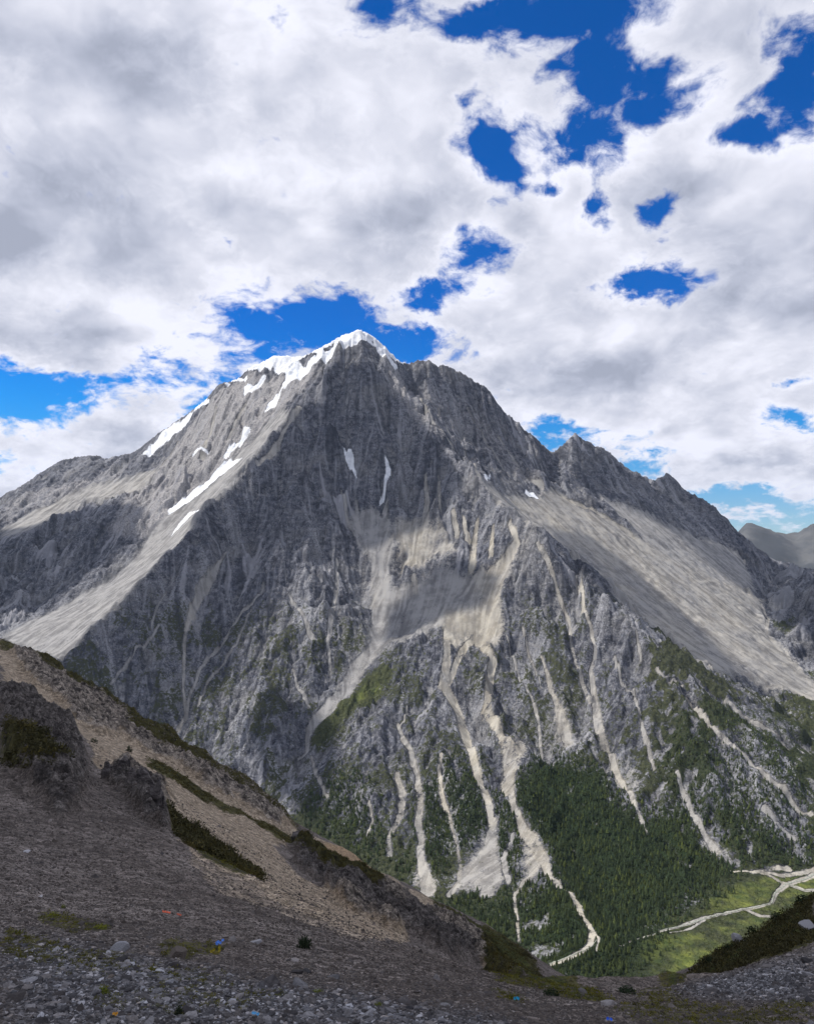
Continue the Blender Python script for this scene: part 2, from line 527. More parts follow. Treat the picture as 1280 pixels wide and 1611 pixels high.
RIDGES = [
    # skyline, left to right
    [(-420, 900, 5700), (-200, 850, 5700), (0, 783, 5700), (100, 724, 5650), (148, 717, 5600), (165, 722, 5450), (212, 712, 5250), (240, 690, 5050), (290, 655, 4950), (322, 632, 4850), (345, 606, 4750), (375, 597, 4720),
     (396, 578, 4680), (432, 561, 4620), (478, 562, 4540), (500, 551, 4450), (535, 530, 4320), (563, 519, 4200), (592, 534, 4230),
     (614, 555, 4260), (628, 572, 4280), (645, 570, 4330), (668, 566, 4400), (700, 578, 4450), (730, 592, 4500), (765, 612, 4550),
     (800, 655, 4600), (835, 686, 4680), (868, 712, 4750), (905, 684, 5000), (940, 704, 5100), (985, 735, 5200), (1020, 757, 5300),
     (1050, 748, 5400), (1085, 778, 5500), (1115, 792, 5500), (1140, 815, 5550), (1160, 838, 5600), (1215, 880, 5900), (1300, 900, 6200), (1500, 930, 6300)],
    # rib that parts the left flank from the dark front face
    [(563, 519, 4200), (530, 560, 4120), (500, 598, 4050), (468, 635, 3960), (438, 672, 3850), (405, 705, 3750), (375, 735, 3650), (335, 790, 3480),
     (285, 850, 3270), (230, 905, 3090), (175, 965, 2900), (130, 1010, 2770), (88, 1050, 2650), (20, 1120, 2480), (-60, 1210, 2300), (-200, 1340, 2100)],
    # left flank couloir with its long scree
    [(520, 548, 4300), (470, 605, 4250), (432, 650, 4180), (395, 692, 4080), (365, 730, 3960), (325, 780, 3800), (262, 850, 3600), (190, 915, 3380), (100, 965, 3200), (10, 1005, 3050),
     (-120, 1070, 2900), (-350, 1180, 2700)],
    # left flank rib
    [(396, 578, 4680), (385, 625, 4500), (350, 680, 4330), (320, 730, 4180), (265, 770, 4080), (235, 790, 4000), (170, 850, 3820), (110, 900, 3650), (40, 945, 3480), (-60, 1000, 3300), (-300, 1120, 3050)],
    # gully further left
    [(290, 655, 4950), (250, 730, 4700), (200, 775, 4500), (130, 815, 4350), (50, 850, 4250), (-80, 900, 4100), (-350, 1010, 3900)],
    [(212, 712, 5250), (160, 750, 4950), (90, 790, 4800), (0, 825, 4700), (-150, 880, 4500), (-420, 960, 4500)],
    # main right rib, edge between the front face and the great scree
    [(592, 534, 4230), (612, 580, 4150), (635, 612, 4060), (660, 650, 3960), (690, 690, 3840), (722, 725, 3720), (748, 752, 3600), (790, 790, 3430), (832, 832, 3250),
     (880, 880, 3090), (930, 925, 2950), (985, 975, 2790), (1035, 1015, 2660), (1085, 1062, 2520), (1130, 1112, 2390), (1180, 1165, 2260), (1230, 1215, 2150), (1290, 1270, 2040), (1400, 1350, 1900)],
    # gully between skyline wall and great scree head
    [(645, 570, 4330), (680, 635, 4230), (712, 690, 4120), (745, 735, 4010), (775, 765, 3920), (815, 800, 3820), (870, 850, 3680), (930, 905, 3520), (1000, 965, 3340), (1060, 1010, 3180), (1120, 1055, 3030),
     (1190, 1100, 2880), (1270, 1150, 2740), (1400, 1240, 2550)],
    # foot of the right skyline wall
    [(765, 612, 4550), (790, 690, 4380), (830, 745, 4300), (870, 770, 4250), (900, 790, 4250), (960, 825, 4200), (1030, 870, 4100), (1100, 920, 3950), (1170, 985, 3700), (1230, 1040, 3480), (1285, 1085, 3300), (1400, 1170, 3100)],
    [(868, 712, 4750), (890, 760, 4520), (925, 790, 4420), (950, 800, 4400)],
    [(905, 684, 5000), (925, 735, 4800), (960, 775, 4600), (985, 790, 4560), (1020, 820, 4500), (1080, 860, 4450), (1140, 905, 4350), (1195, 940, 4280)],
    [(1050, 748, 5400), (1060, 795, 5150), (1090, 820, 5000), (1130, 850, 4900), (1180, 880, 4900)],
    # side-valley floor coming down from the right
    [(1300, 905, 5900), (1215, 905, 5300), (1198, 942, 4300), (1205, 975, 4000), (1210, 1000, 3800), (1240, 1030, 3600), (1300, 1075, 3350), (1400, 1150, 3050), (1520, 1260, 2800)],
    [(1225, 925, 4700), (1290, 885, 4800), (1450, 800, 5000)], [(1240, 960, 4100), (1300, 930, 4150), (1450, 850, 4250)],
    [(1300, 1040, 3500), (1450, 980, 3600)],
    # --- front face, upper
    [(563, 519, 4200), (575, 575, 4080), (585, 630, 3960), (590, 665, 3880), (596, 700, 3800), (600, 740, 3700)],        # central nose
    [(545, 570, 4120), (530, 640, 3960), (548, 700, 3850), (560, 745, 3750), (565, 800, 3620), (575, 860, 3450)],          # snow couloir
    [(605, 640, 3970), (618, 690, 3870), (612, 730, 3780), (600, 790, 3640), (602, 850, 3470), (598, 900, 3330), (594, 950, 3190), (590, 1000, 3040), (572, 1035, 2940),
     (530, 1085, 2800), (500, 1125, 2690), (484, 1155, 2610), (478, 1200, 2500), (470, 1255, 2380), (470, 1330, 2200)],       # great central gully
    [(500, 598, 4050), (490, 660, 3900), (500, 720, 3770), (520, 790, 3600), (545, 850, 3430), (548, 920, 3230), (540, 1000, 3000), (520, 1050, 2870)],
    [(468, 635, 3960), (458, 700, 3780), (462, 740, 3700), (452, 800, 3520), (440, 860, 3350), (432, 920, 3180), (425, 980, 3020), (415, 1050, 2840), (405, 1120, 2680), (410, 1190, 2530), (430, 1240, 2420)],  # rib
    [(438, 672, 3850), (415, 760, 3620), (380, 830, 3450), (345, 890, 3290), (318, 940, 3150), (295, 990, 3000), (290, 1050, 2850), (290, 1110, 2710), (275, 1160, 2600), (230, 1230, 2450)],  # gully
    [(480, 830, 3440), (500, 900, 3240), (512, 960, 3080), (505, 1030, 2900), (480, 1100, 2740)],
    [(340, 1000, 3000), (345, 1060, 2860), (340, 1140, 2660), (350, 1210, 2500), (380, 1260, 2400)],
    [(230, 905, 3090), (245, 960, 2990), (235, 1030, 2830), (190, 1110, 2650)],
    # basin of pale scree and its head wall
    [(660, 650, 3960), (655, 720, 3790), (660, 780, 3640), (680, 830, 3500), (690, 880, 3370), (700, 930, 3230)],
    [(722, 725, 3720), (728, 780, 3580), (745, 840, 3420), (745, 885, 3290), (750, 930, 3150), (755, 965, 3040)],
    [(635, 700, 3860), (625, 760, 3720), (632, 820, 3560), (640, 880, 3380), (650, 940, 3200)],
    [(620, 1010, 2990), (640, 1035, 2900), (655, 1060, 2810), (650, 1110, 2680), (625, 1150, 2580), (600, 1190, 2470), (585, 1240, 2340), (590, 1300, 2180), (610, 1360, 2020)],   # nose
    [(620, 1010, 2990), (640, 985, 3060), (680, 965, 3080), (720, 955, 3080)],
    # front chutes
    [(720, 975, 3020), (705, 1010, 2920), (708, 1050, 2810), (705, 1085, 2720), (722, 1130, 2600), (735, 1165, 2500), (748, 1200, 2400), (762, 1240, 2290), (775, 1290, 2150), (770, 1340, 2010), (760, 1390, 1880)],
    [(742, 1005, 2950), (738, 1060, 2820), (750, 1120, 2680), (765, 1180, 2520), (785, 1250, 2310)],
    [(768, 985, 2990), (775, 1030, 2860), (768, 1080, 2730), (765, 1110, 2640), (780, 1140, 2540), (808, 1170, 2430), (800, 1215, 2290), (808, 1260, 2160), (825, 1300, 2040), (845, 1340, 1930),
     (862, 1375, 1830), (890, 1405, 1750), (912, 1435, 1670), (915, 1465, 1600), (938, 1490, 1550), (905, 1502, 1530), (868, 1515, 1500), (840, 1560, 1440)],
    [(832, 832, 3250), (850, 900, 3090), (862, 960, 2950), (850, 1030, 2800), (838, 1100, 2640), (850, 1160, 2480), (875, 1220, 2310), (890, 1280, 2140), (905, 1340, 1970), (925, 1400, 1810), (945, 1450, 1690)],
    [(868, 890, 3080), (885, 960, 2930), (908, 1010, 2810), (925, 1060, 2680), (938, 1110, 2540), (955, 1170, 2380), (980, 1230, 2220), (1005, 1280, 2090), (1020, 1320, 2000)],
    [(930, 925, 2950), (958, 1000, 2790), (980, 1070, 2610), (1000, 1130, 2450), (1030, 1200, 2270), (1060, 1270, 2110), (1085, 1330, 1990)],
    [(985, 975, 2790), (1020, 1040, 2620), (1045, 1100, 2460), (1062, 1160, 2310), (1085, 1220, 2170), (1120, 1290, 2020)],
    [(1035, 1015, 2660), (1070, 1080, 2480), (1105, 1140, 2310), (1130, 1190, 2190), (1165, 1250, 2060), (1210, 1320, 1940)],
    [(1085, 1115, 2370), (1130, 1155, 2280), (1180, 1205, 2170), (1235, 1255, 2060), (1300, 1310, 1960)],
    # lower front ribs
    [(690, 1110, 2680), (690, 1170, 2520), (695, 1230, 2350), (700, 1290, 2180), (705, 1350, 2020), (700, 1410, 1860)],
    [(625, 1150, 2580), (650, 1200, 2430), (660, 1260, 2260), (662, 1320, 2090), (665, 1385, 1910)],
    [(785, 1250, 2300), (800, 1320, 2060), (810, 1390, 1850), (820, 1450, 1690)],
    # mountain foot / valley floor
    [(-400, 1600, 1900), (0, 1540, 1900), (300, 1520, 1850), (470, 1480, 1820), (610, 1470, 1750), (700, 1500, 1640), (800, 1520, 1560), (868, 1522, 1490), (960, 1515, 1500), (1010, 1480, 1590), (1060, 1450, 1660),
     (1130, 1415, 1740), (1180, 1380, 1830), (1230, 1365, 1880), (1290, 1355, 1910), (1450, 1340, 1980), (1700, 1330, 2000)],
    [(960, 1560, 1420), (1050, 1500, 1540), (1120, 1460, 1630), (1190, 1430, 1700), (1290, 1400, 1770), (1450, 1375, 1850), (1700, 1360, 1900)],
    [(-600, 1950, 1250), (300, 1850, 1250), (700, 1720, 1250), (900, 1650, 1270), (1000, 1600, 1350), (1100, 1530, 1460), (1200, 1480, 1560), (1300, 1440, 1650), (1500, 1410, 1730), (1800, 1400, 1750)],
    [(-700, 2150, 950), (500, 2150, 950), (1100, 1900, 1000), (1500, 1700, 1150), (2100, 1600, 1250)],
    # back of the massif
    [(-500, 1050, 6600), (100, 960, 6600), (500, 900, 6600), (700, 900, 6600), (1000, 930, 6600), (1300, 940, 6600), (1600, 950, 6700)],
]
CELL = 6.0
gx0, gx1, gy0, gy1 = -3600.0, 3900.0, 960.0, 6600.0
_gx, _gy = np.arange(gx0, gx1 + 1, CELL), np.arange(gy0, gy1 + 1, CELL)
B = raster_tin(RIDGES, cart, _gx, _gy)
B = np.where(np.isnan(B), -880.0, B)
B = blur(B, 1.6)
GXm, GYm = np.meshgrid(_gx, _gy)
fl = sst(B, -905, -800)                       # 0 on the valley floor
hi = sst(B, -200, 600)
# where the wear is fine scree the relief is smooth: areas given as photograph outlines, cast onto the slope below
wa = fbm(GXm, GYm, 520, 4, .5, 5)
wb = fbm(GXm, GYm, 520, 4, .5, 9)
amp_w = 26 * fl * (1 - .55 * sst(GYm, 4000, 4600))
B = bil(B, gx0, gy0, CELL, GXm + wa * amp_w, GYm + wb * amp_w)


def cast(H, pts, ox=gx0, oy=gy0, cell=CELL, y0=1300.0, y1=6300.0, st=7.0):
    """photograph pixel -> map point of the first ground met along that line of sight"""
    pts = np.array(pts, float)
    ys = np.arange(y0, y1, st)
    u = (pts[:, 0] - CX) / F
    v = (HY - pts[:, 1]) / F
    XX = u[:, None] * ys[None]
    hz = bil(H, ox, oy, cell, XX, np.broadcast_to(ys, XX.shape))
    hit = hz > v[:, None] * ys[None]
    slope_up = np.where(ys[None] > 3300 if y0 > 1000 else ys[None] > 0, hz / ys[None], -9)
    k = np.where(hit.any(1), hit.argmax(1), slope_up.argmax(1))      # above the skyline: the crest below it
    yy = ys[k] - st / 2
    v = np.where(hit.any(1), v, slope_up.max(1))
    return np.stack([u * yy, yy, v * yy], 1)


# areas: smooth scree (S), with how tan they are
SCREE_AREAS = [
    ([(400, 690), (440, 640), (455, 650), (405, 712), (330, 795), (232, 905), (88, 1045), (0, 1010), (0, 1000), (100, 950), (200, 890), (240, 830), (300, 775), (345, 735)], .08),
    ([(568, 800), (590, 800), (612, 806), (618, 860), (612, 920), (606, 980), (604, 1012), (590, 1035), (560, 1060), (576, 1020), (587, 960), (580, 900), (560, 850), (545, 815)], .12),
    ([(618, 812), (650, 815), (690, 818), (715, 850), (715, 880), (680, 870), (660, 895), (638, 890), (622, 860)], .85),
    ([(742, 900), (800, 880), (820, 850), (832, 840), (812, 890), (786, 930), (792, 985), (765, 1000), (752, 960)], .9),
    ([(606, 930), (650, 915), (690, 890), (740, 905), (760, 950), (740, 975), (690, 985), (640, 1008), (608, 1018)], .12),
    ([(755, 755), (800, 775), (840, 785), (890, 830), (940, 860), (1000, 905), (1050, 950), (1080, 1000), (1020, 985), (960, 930), (900, 880), (840, 838), (790, 795)], .35),
    ([(820, 775), (880, 770), (900, 790), (960, 820), (1030, 862), (1100, 905), (1170, 930), (1200, 945), (1205, 990), (1240, 1030), (1285, 1075), (1285, 1105), (1230, 1085), (1160, 1060),
      (1100, 1045), (1050, 1000), (1000, 945), (940, 900), (880, 840)], .5),
    ([(940, 785), (1000, 800), (1060, 830), (1120, 850), (1170, 880), (1190, 930), (1110, 915), (1020, 860)], .2),
    ([(130, 790), (60, 830), (0, 850), (0, 830), (90, 785), (180, 755), (250, 730), (230, 770)], .2),
    ([(695, 962), (742, 955), (795, 985), (785, 1020), (768, 1010), (742, 1000), (725, 1010), (708, 1010), (697, 990)], 1.0),
    ([(655, 1360), (690, 1385), (692, 1408), (668, 1412), (650, 1395)], .6),
    ([(760, 1300), (775, 1310), (775, 1400), (745, 1400), (705, 1410), (720, 1370), (745, 1340)], .35),
    ([(820, 1145), (828, 1165), (815, 1210), (806, 1225), (797, 1225), (790, 1190), (790, 1160), (808, 1172)], 1.0),
    ([(872, 1095), (888, 1130), (900, 1150), (905, 1175), (890, 1180), (872, 1140), (868, 1110)], .6),
    ([(975, 1180), (990, 1190), (1005, 1240), (1000, 1260), (985, 1230)], .3),
    ([(1098, 1295), (1115, 1320), (1150, 1350), (1165, 1370), (1140, 1360), (1110, 1335)], .3),
    ([(825, 1310), (850, 1330), (862, 1360), (845, 1385), (828, 1395), (822, 1350)], .8),
]
sw = [cast(B, poly) for poly, _ in SCREE_AREAS]
S0 = np.zeros(B.shape, np.float32)
wx = fbm(GXm, GYm, 130, 4, .55, 77) * 26
wy = fbm(GXm, GYm, 130, 4, .55, 78) * 26
for wp in sw:
    x0, x1, y0, y1 = wp[:, 0].min() - 40, wp[:, 0].max() + 40, wp[:, 1].min() - 40, wp[:, 1].max() + 40
    i0, i1 = int(max(0, (x0 - gx0) // CELL)), int(min(B.shape[1], (x1 - gx0) // CELL + 1))
    j0, j1 = int(max(0, (y0 - gy0) // CELL)), int(min(B.shape[0], (y1 - gy0) // CELL + 1))
    sl = (slice(j0, j1), slice(i0, i1))
    S0[sl] = np.maximum(S0[sl], pip(GXm[sl] + wx[sl], GYm[sl] + wy[sl], wp[:, :2]))
_mp = cast(B, [(930, 1530), (960, 1505), (1010, 1482), (1060, 1455), (1130, 1420), (1180, 1388), (1215, 1374), (1310, 1358), (1310, 1480), (1150, 1560), (1040, 1600), (960, 1600)])
Mm = blur(pip(GXm, GYm, np.vstack([_mp[:, :2], ])).astype(np.float32), 3.5)
fl = fl * (1 - Mm)
B = B * (1 - Mm) + blur(B, 9.0) * Mm
S0 = blur(S0, 2.0)
Sm = blur(S0, 4.0)
B = B * (1 - Sm) + blur(B, 7.0) * Sm          # scree lies smooth
rough = fl * (1 - .92 * Sm)
r1 = fbm(GXm, GYm * .8, 430, 5, .52, 21, True)
r2 = fbm(GXm, GYm * .7, 120, 4, .55, 41, True)
B = B + rough * (1 - .35 * sst(B, -150, -550)) * ((r1 - .25) * 55 * (1 - .35 * sst(GYm, 3900, 4500)) + (r2 - .25) * 20)
_rs = np.random.RandomState(5)
_fx, _fy = GXm + fbm(GXm, GYm, 90, 3, .5, 111) * 30, GYm + fbm(GXm, GYm, 90, 3, .5, 112) * 30
B = B + rough * (1 - .4 * sst(GYm, 4200, 4600)) * (1 - .45 * sst(B, -150, -550)) * (blur(facets(_fx, _fy, 150, .33, 121), .7) + blur(facets(_fx, _fy, 62, .32, 131), .6))
wide = blur(_rs.randn(*B.shape), 3.2)
ribs = lic(B, wide / wide.std(), 22, 2.2)
wide = blur(_rs.randn(*B.shape), 1.3)
ribs2 = lic(B, wide / wide.std(), 16, 1.6)
wide = blur(_rs.randn(*B.shape), 7.0)
ribs0 = lic(B, wide / wide.std(), 24, 4.0)
B = B + rough * (1 - .5 * sst(GYm, 4300, 4700)) * ((.8 - np.abs(np.clip(ribs0, -2.2, 2.2))) * 17.0 + (np.abs(np.clip(ribs, -2.5, 2.5)) - .8) * 7.0 + (.8 - np.abs(np.clip(ribs2, -2.5, 2.5))) * 4.0)
print('base', round(time.time() - T0, 1))
# rain
Hs = B / CELL
soft = (1 - .8 * Sm) * (.25 + .75 * fl)
cnt = np.zeros_like(Hs)
Hc = Hs[::2, ::2] / 2
Hc0 = Hc.copy()
for k in range(3):
    Hc, _ = erode(Hc, 42000, 110, 100 + k, rate=.20, cap=2.6, soft=soft[::2, ::2])
dlt = blur((Hc - Hc0) * 2, .7)
Hs = Hs + np.kron(dlt, np.ones((2, 2)))[:Hs.shape[0], :Hs.shape[1]]
for k in range(3):
    Hs, c_ = erode(Hs, 70000, 90, 200 + k, rate=.16, cap=2.2, soft=soft)
    cnt += c_
Hs = np.where(np.isfinite(Hs), Hs, B / CELL)
dH = np.clip(Hs * CELL - B, -45, 8)
H = B + (blur(dH, 1.3) * .8 + blur(dH, .5) * .2) * (1 - .85 * Sm)
nn = blur(_rs.randn(*B.shape), .8)
stk = lic(H, nn / nn.std(), 26, 1.1)
nn = blur(_rs.randn(*B.shape), 2.2)
stk2 = lic(H, nn / nn.std(), 26, 2.0)
wear = blur(np.log1p(cnt), .8)
print('eroded', round(time.time() - T0, 1))

# chutes of pale debris: (px, py, half width in photograph pixels), tan amount
CHUTES = [
    ([(704, 985, 8), (702, 1020, 8), (700, 1050, 9), (698, 1075, 10), (712, 1100, 10), (724, 1130, 11), (733, 1160, 10), (745, 1190, 8), (752, 1215, 8), (762, 1245, 8), (770, 1275, 7), (776, 1300, 6)], 1.0),
    ([(742, 1000, 7), (728, 1020, 6), (716, 1045, 5), (704, 1070, 7)], 1.0),
    ([(748, 1000, 6), (765, 1020, 6), (776, 1035, 5), (771, 1060, 5), (768, 1085, 6), (764, 1105, 6), (772, 1130, 6), (790, 1150, 8), (800, 1170, 10), (802, 1195, 12), (798, 1225, 11), (800, 1245, 7), (808, 1265, 4.5),
      (818, 1290, 5), (828, 1310, 9), (842, 1330, 12), (852, 1345, 9), (862, 1372, 5.5), (878, 1392, 6), (895, 1408, 6), (908, 1425, 7), (912, 1440, 6), (924, 1452, 4), (930, 1465, 5), (928, 1482, 5), (915, 1496, 5), (895, 1504, 5), (868, 1516, 6)], .95),
    ([(850, 1335, 8), (838, 1365, 7), (820, 1392, 6), (808, 1410, 4), (812, 1440, 3), (818, 1480, 2.5)], .6),
    ([(930, 1465, 3), (940, 1475, 3), (938, 1495, 2)], .8),
    ([(912, 920, 2.5), (920, 960, 3), (930, 1000, 3), (935, 1030, 3.5), (928, 1055, 4), (932, 1085, 5), (935, 1110, 8), (940, 1140, 9), (950, 1170, 8), (965, 1200, 6), (980, 1230, 5), (995, 1260, 5), (1005, 1285, 4), (1018, 1312, 3)], .55),
    ([(880, 935, 2), (895, 975, 2.5), (898, 1010, 3), (905, 1045, 3.5), (915, 1075, 4.5), (928, 1095, 5)], .45),
    ([(850, 1030, 2), (862, 1060, 3.5), (870, 1090, 5), (878, 1120, 9), (888, 1150, 11), (892, 1170, 8)], .5),
    ([(795, 1000, 2), (808, 1040, 2.5), (818, 1070, 2.5), (835, 1095, 3), (842, 1120, 3), (848, 1160, 3.5), (852, 1190, 3)], .3),
    ([(822, 985, 2), (835, 1040, 2), (850, 1080, 1.6)], .3),
    ([(625, 1140, 2.5), (635, 1165, 3.5), (648, 1190, 5), (656, 1220, 5), (660, 1250, 6), (658, 1290, 6), (664, 1320, 5), (660, 1345, 6), (668, 1375, 10), (672, 1400, 14)], .45),
    ([(640, 1110, 2), (635, 1135, 2.5), (626, 1145, 2)], .3),
    ([(694, 1185, 3), (690, 1215, 4), (695, 1250, 5), (705, 1280, 4), (712, 1310, 3.5), (720, 1340, 3), (724, 1365, 4), (718, 1395, 5)], .65),
    ([(700, 1265, 4), (708, 1295, 3), (716, 1325, 3)], .5),
    ([(625, 1215, 5), (632, 1250, 8), (628, 1280, 7), (612, 1315, 4), (612, 1345, 6)], .55),
    ([(580, 1260, 3), (585, 1290, 3), (580, 1310, 4)], .5),
    ([(776, 1290, 7), (772, 1320, 10), (768, 1350, 14), (775, 1380, 16), (765, 1405, 12)], .3),
    ([(772, 1330, 6), (745, 1360, 8), (722, 1390, 8), (705, 1412, 5)], .35),
    ([(806, 1310, 4), (790, 1350, 6), (800, 1385, 5)], .2),
    ([(594, 935, 10), (592, 975, 9), (594, 1005, 9), (584, 1025, 12), (562, 1050, 15), (545, 1078, 14), (520, 1105, 12), (500, 1128, 9), (487, 1145, 6), (484, 1160, 4), (484, 1180, 3), (470, 1200, 2)], .15),
    ([(530, 880, 3), (528, 930, 4), (520, 965, 5), (515, 1010, 4), (520, 1060, 3)], .1),
    ([(355, 870, 3), (335, 905, 4), (318, 930, 6), (305, 955, 6), (295, 985, 4.5), (290, 1010, 3.5), (290, 1050, 3), (288, 1085, 3), (292, 1120, 3), (280, 1150, 3.5)], .35),
    ([(415, 925, 3), (395, 950, 4), (372, 975, 3.5), (355, 1005, 3.5), (330, 1035, 4), (312, 1060, 3), (300, 1090, 3), (290, 1130, 3)], .25),
    ([(395, 960, 2), (375, 1005, 3), (350, 1045, 3), (325, 1075, 3), (312, 1110, 3)], .25),
    ([(250, 985, 3), (235, 1005, 3), (210, 1025, 3), (190, 1055, 3.5), (175, 1075, 3)], .1),
    ([(262, 930, 2), (245, 960, 2), (238, 990, 2)], .1),
    ([(455, 935, 2), (475, 965, 3), (492, 1000, 5)], .15),
    ([(460, 1050, 2), (470, 1085, 4), (485, 1110, 4)], .2),
    ([(490, 1190, 3), (500, 1220, 4), (515, 1250, 4)], .35),
    ([(1060, 1075, 2), (1085, 1110, 4), (1115, 1140, 5), (1145, 1165, 5), (1175, 1195, 6), (1210, 1225, 6), (1240, 1250, 5), (1275, 1280, 5)], .5),
    ([(995, 1080, 2.5), (1002, 1110, 3), (1012, 1150, 4), (1020, 1180, 4), (1028, 1210, 3)], .3),
    ([(1000, 990, 2), (1005, 1020, 3), (1008, 1040, 3)], .35),
    ([(1032, 1050, 3), (1050, 1072, 4), (1072, 1080, 4)], .35),
    ([(965, 1035, 2), (975, 1065, 3), (995, 1090, 3)], .3),
    ([(1140, 1100, 4), (1165, 1120, 6), (1190, 1135, 5), (1225, 1160, 4), (1260, 1185, 4)], .3),
    ([(1065, 1215, 4), (1080, 1260, 5), (1100, 1300, 6), (1130, 1340, 8)], .3),
    ([(1200, 1270, 5), (1225, 1300, 6), (1250, 1320, 6)], .25),
    ([(712, 800, 4), (718, 840, 6)], .6), ([(750, 815, 3), (745, 860, 6), (742, 890, 7)], .9), ([(775, 830, 3), (772, 870, 5)], .8), ([(800, 820, 4), (812, 850, 7), (795, 880, 10), (770, 900, 9)], .9),
    ([(728, 815, 3), (735, 850, 6)], .8),
    ([(845, 855, 4), (862, 890, 4), (878, 935, 3), (885, 960, 2.5)], .55), ([(905, 905, 2), (915, 930, 3)], .4),
    ([(668, 745, 3), (672, 790, 5), (668, 820, 9)], .4), ([(690, 750, 3), (692, 790, 4)], .3),
    ([(606, 800, 5), (604, 850, 8), (600, 900, 9), (596, 940, 9)], .25), ([(560, 790, 3), (566, 830, 7)], .15),
    ([(650, 905, 6), (655, 930, 5)], .3), ([(536, 770, 2), (545, 810, 4), (560, 840, 6)], .15),
    ([(330, 770, 8), (300, 800, 7), (262, 845, 5), (215, 895, 4)], .05), ([(372, 718, 4), (350, 745, 5), (332, 765, 7)], .0),
    ([(690, 640, 3), (705, 680, 4), (730, 715, 4), (752, 745, 6)], .4), ([(660, 620, 2), (680, 665, 3), (712, 705, 4)], .35),
    ([(1195, 950, 3), (1208, 975, 3), (1204, 995, 3), (1222, 1020, 3), (1245, 1040, 3)], .6),
    ([(470, 640, 6), (440, 690, 5), (405, 730, 4)], .35),
    ([(870, 770, 5), (930, 800, 6), (990, 840, 8)], .8), ([(785, 680, 3), (815, 735, 5), (850, 765, 6)], .3), ([(735, 640, 2), (760, 690, 3), (790, 735, 4)], .3),
    ([(280, 690, 3), (255, 730, 3), (215, 760, 4)], .4), ([(340, 640, 3), (325, 690, 4), (318, 720, 6)], .4), ([(385, 640, 4), (360, 690, 4)], .4),
]
SNOW = [
    [(565, 516), (550, 527), (530, 536), (510, 546), (480, 566), (465, 562), (450, 556), (430, 556), (402, 572), (394, 585), (430, 575), (437, 585), (450, 590), (445, 605), (440, 618), (452, 608), (470, 595), (482, 584), (500, 565),
     (520, 552), (537, 549), (555, 536), (565, 528), (590, 541), (605, 556), (628, 570), (622, 558), (595, 538)],
    [(437, 616), (442, 624), (428, 642), (414, 650), (424, 630)],
    [(383, 623), (384, 610), (400, 607), (411, 590), (421, 587), (411, 605), (395, 619)],
    [(352, 604), (372, 592), (390, 594), (388, 599), (365, 601), (355, 610)],
    [(350, 716), (360, 702), (378, 690), (396, 674), (391, 686), (370, 706), (352, 723)],
    [(326, 622), (300, 645), (262, 668), (244, 690), (215, 725), (230, 715), (256, 694), (288, 665), (318, 640), (330, 630)],
    [(302, 712), (322, 700), (334, 706), (325, 714), (304, 719)],
    [(342, 736), (360, 720), (383, 719), (346, 747), (326, 767), (300, 789), (265, 811), (262, 806), (300, 776), (330, 754)],
    [(323, 792), (301, 811), (268, 846), (280, 824), (300, 801)],
    [(538, 700), (545, 712), (552, 716), (562, 714), (556, 726), (560, 745), (564, 758), (556, 748), (548, 735), (542, 720)],
    [(604, 712), (612, 728), (615, 745), (607, 770), (598, 797), (593, 797), (601, 770), (607, 745), (605, 728)],
    [(760, 748), (775, 757), (788, 762), (780, 764), (765, 757)],
    [(824, 775), (836, 776), (848, 784), (832, 782)],
]
RIVER = [
    [(1300, 1366, 7), (1262, 1384, 8), (1235, 1393, 8), (1218, 1405, 5), (1212, 1420, 5), (1190, 1428, 5), (1165, 1430, 5), (1130, 1440, 6), (1100, 1447, 6), (1075, 1455, 5), (1050, 1462, 3), (1020, 1472, 2), (990, 1480, 2), (970, 1486, 2)],
    [(1300, 1404, 5), (1265, 1400, 6), (1232, 1390, 7), (1215, 1380, 4), (1198, 1374, 4)], [(1222, 1444, 5), (1195, 1440, 6), (1170, 1432, 5)],
    [(1192, 1370, 4), (1230, 1378, 6), (1262, 1372, 8), (1300, 1362, 6)],
    [(1110, 1449, 3), (1085, 1462, 4), (1068, 1464, 3), (1050, 1466, 2)], [(1150, 1372, 3), (1192, 1370, 5), (1240, 1366, 8)],
]
for ln in RIVER:
    CHUTES.append(([(a, b, c * .95) for a, b, c in ln], .8))
ch_w = []
for ln, tn in CHUTES:
    wp = cast(H, [(a, b) for a, b, c in ln])
    hw = np.array([c for a, b, c in ln]) * (.85 if max(c for a, b, c in ln) > 11 else .68 if max(c for a, b, c in ln) > 4 else .62) * wp[:, 1] / F
    ch_w.append((wp, hw, tn))
sn_w = [cast(H, p) for p in SNOW]
sw2 = [cast(H, poly) for poly, _ in SCREE_AREAS]
# carve the chutes
gxf, gyf = GXm.ravel(), GYm.ravel()
wob = fbm(GXm, GYm, 90, 3, .5, 301).ravel() * 9
carve = np.zeros(gxf.shape, np.float32)
for wp, hw, tn in ch_w:
    carve = np.maximum(carve, seg_mask(gxf + wob, gyf, wp[:, :2], hw * 1.5, .7) * np.minimum(hw.mean(), 16) / 16)
carve = carve.reshape(H.shape)
_c = np.clip(blur(carve, 1.0) * 1.3, 0, 1)
H = H * (1 - _c) + blur(H, 2.6) * _c
H = H - blur(carve, 1.0) * 11 * fl
Sm = np.maximum(Sm, _c * .85)

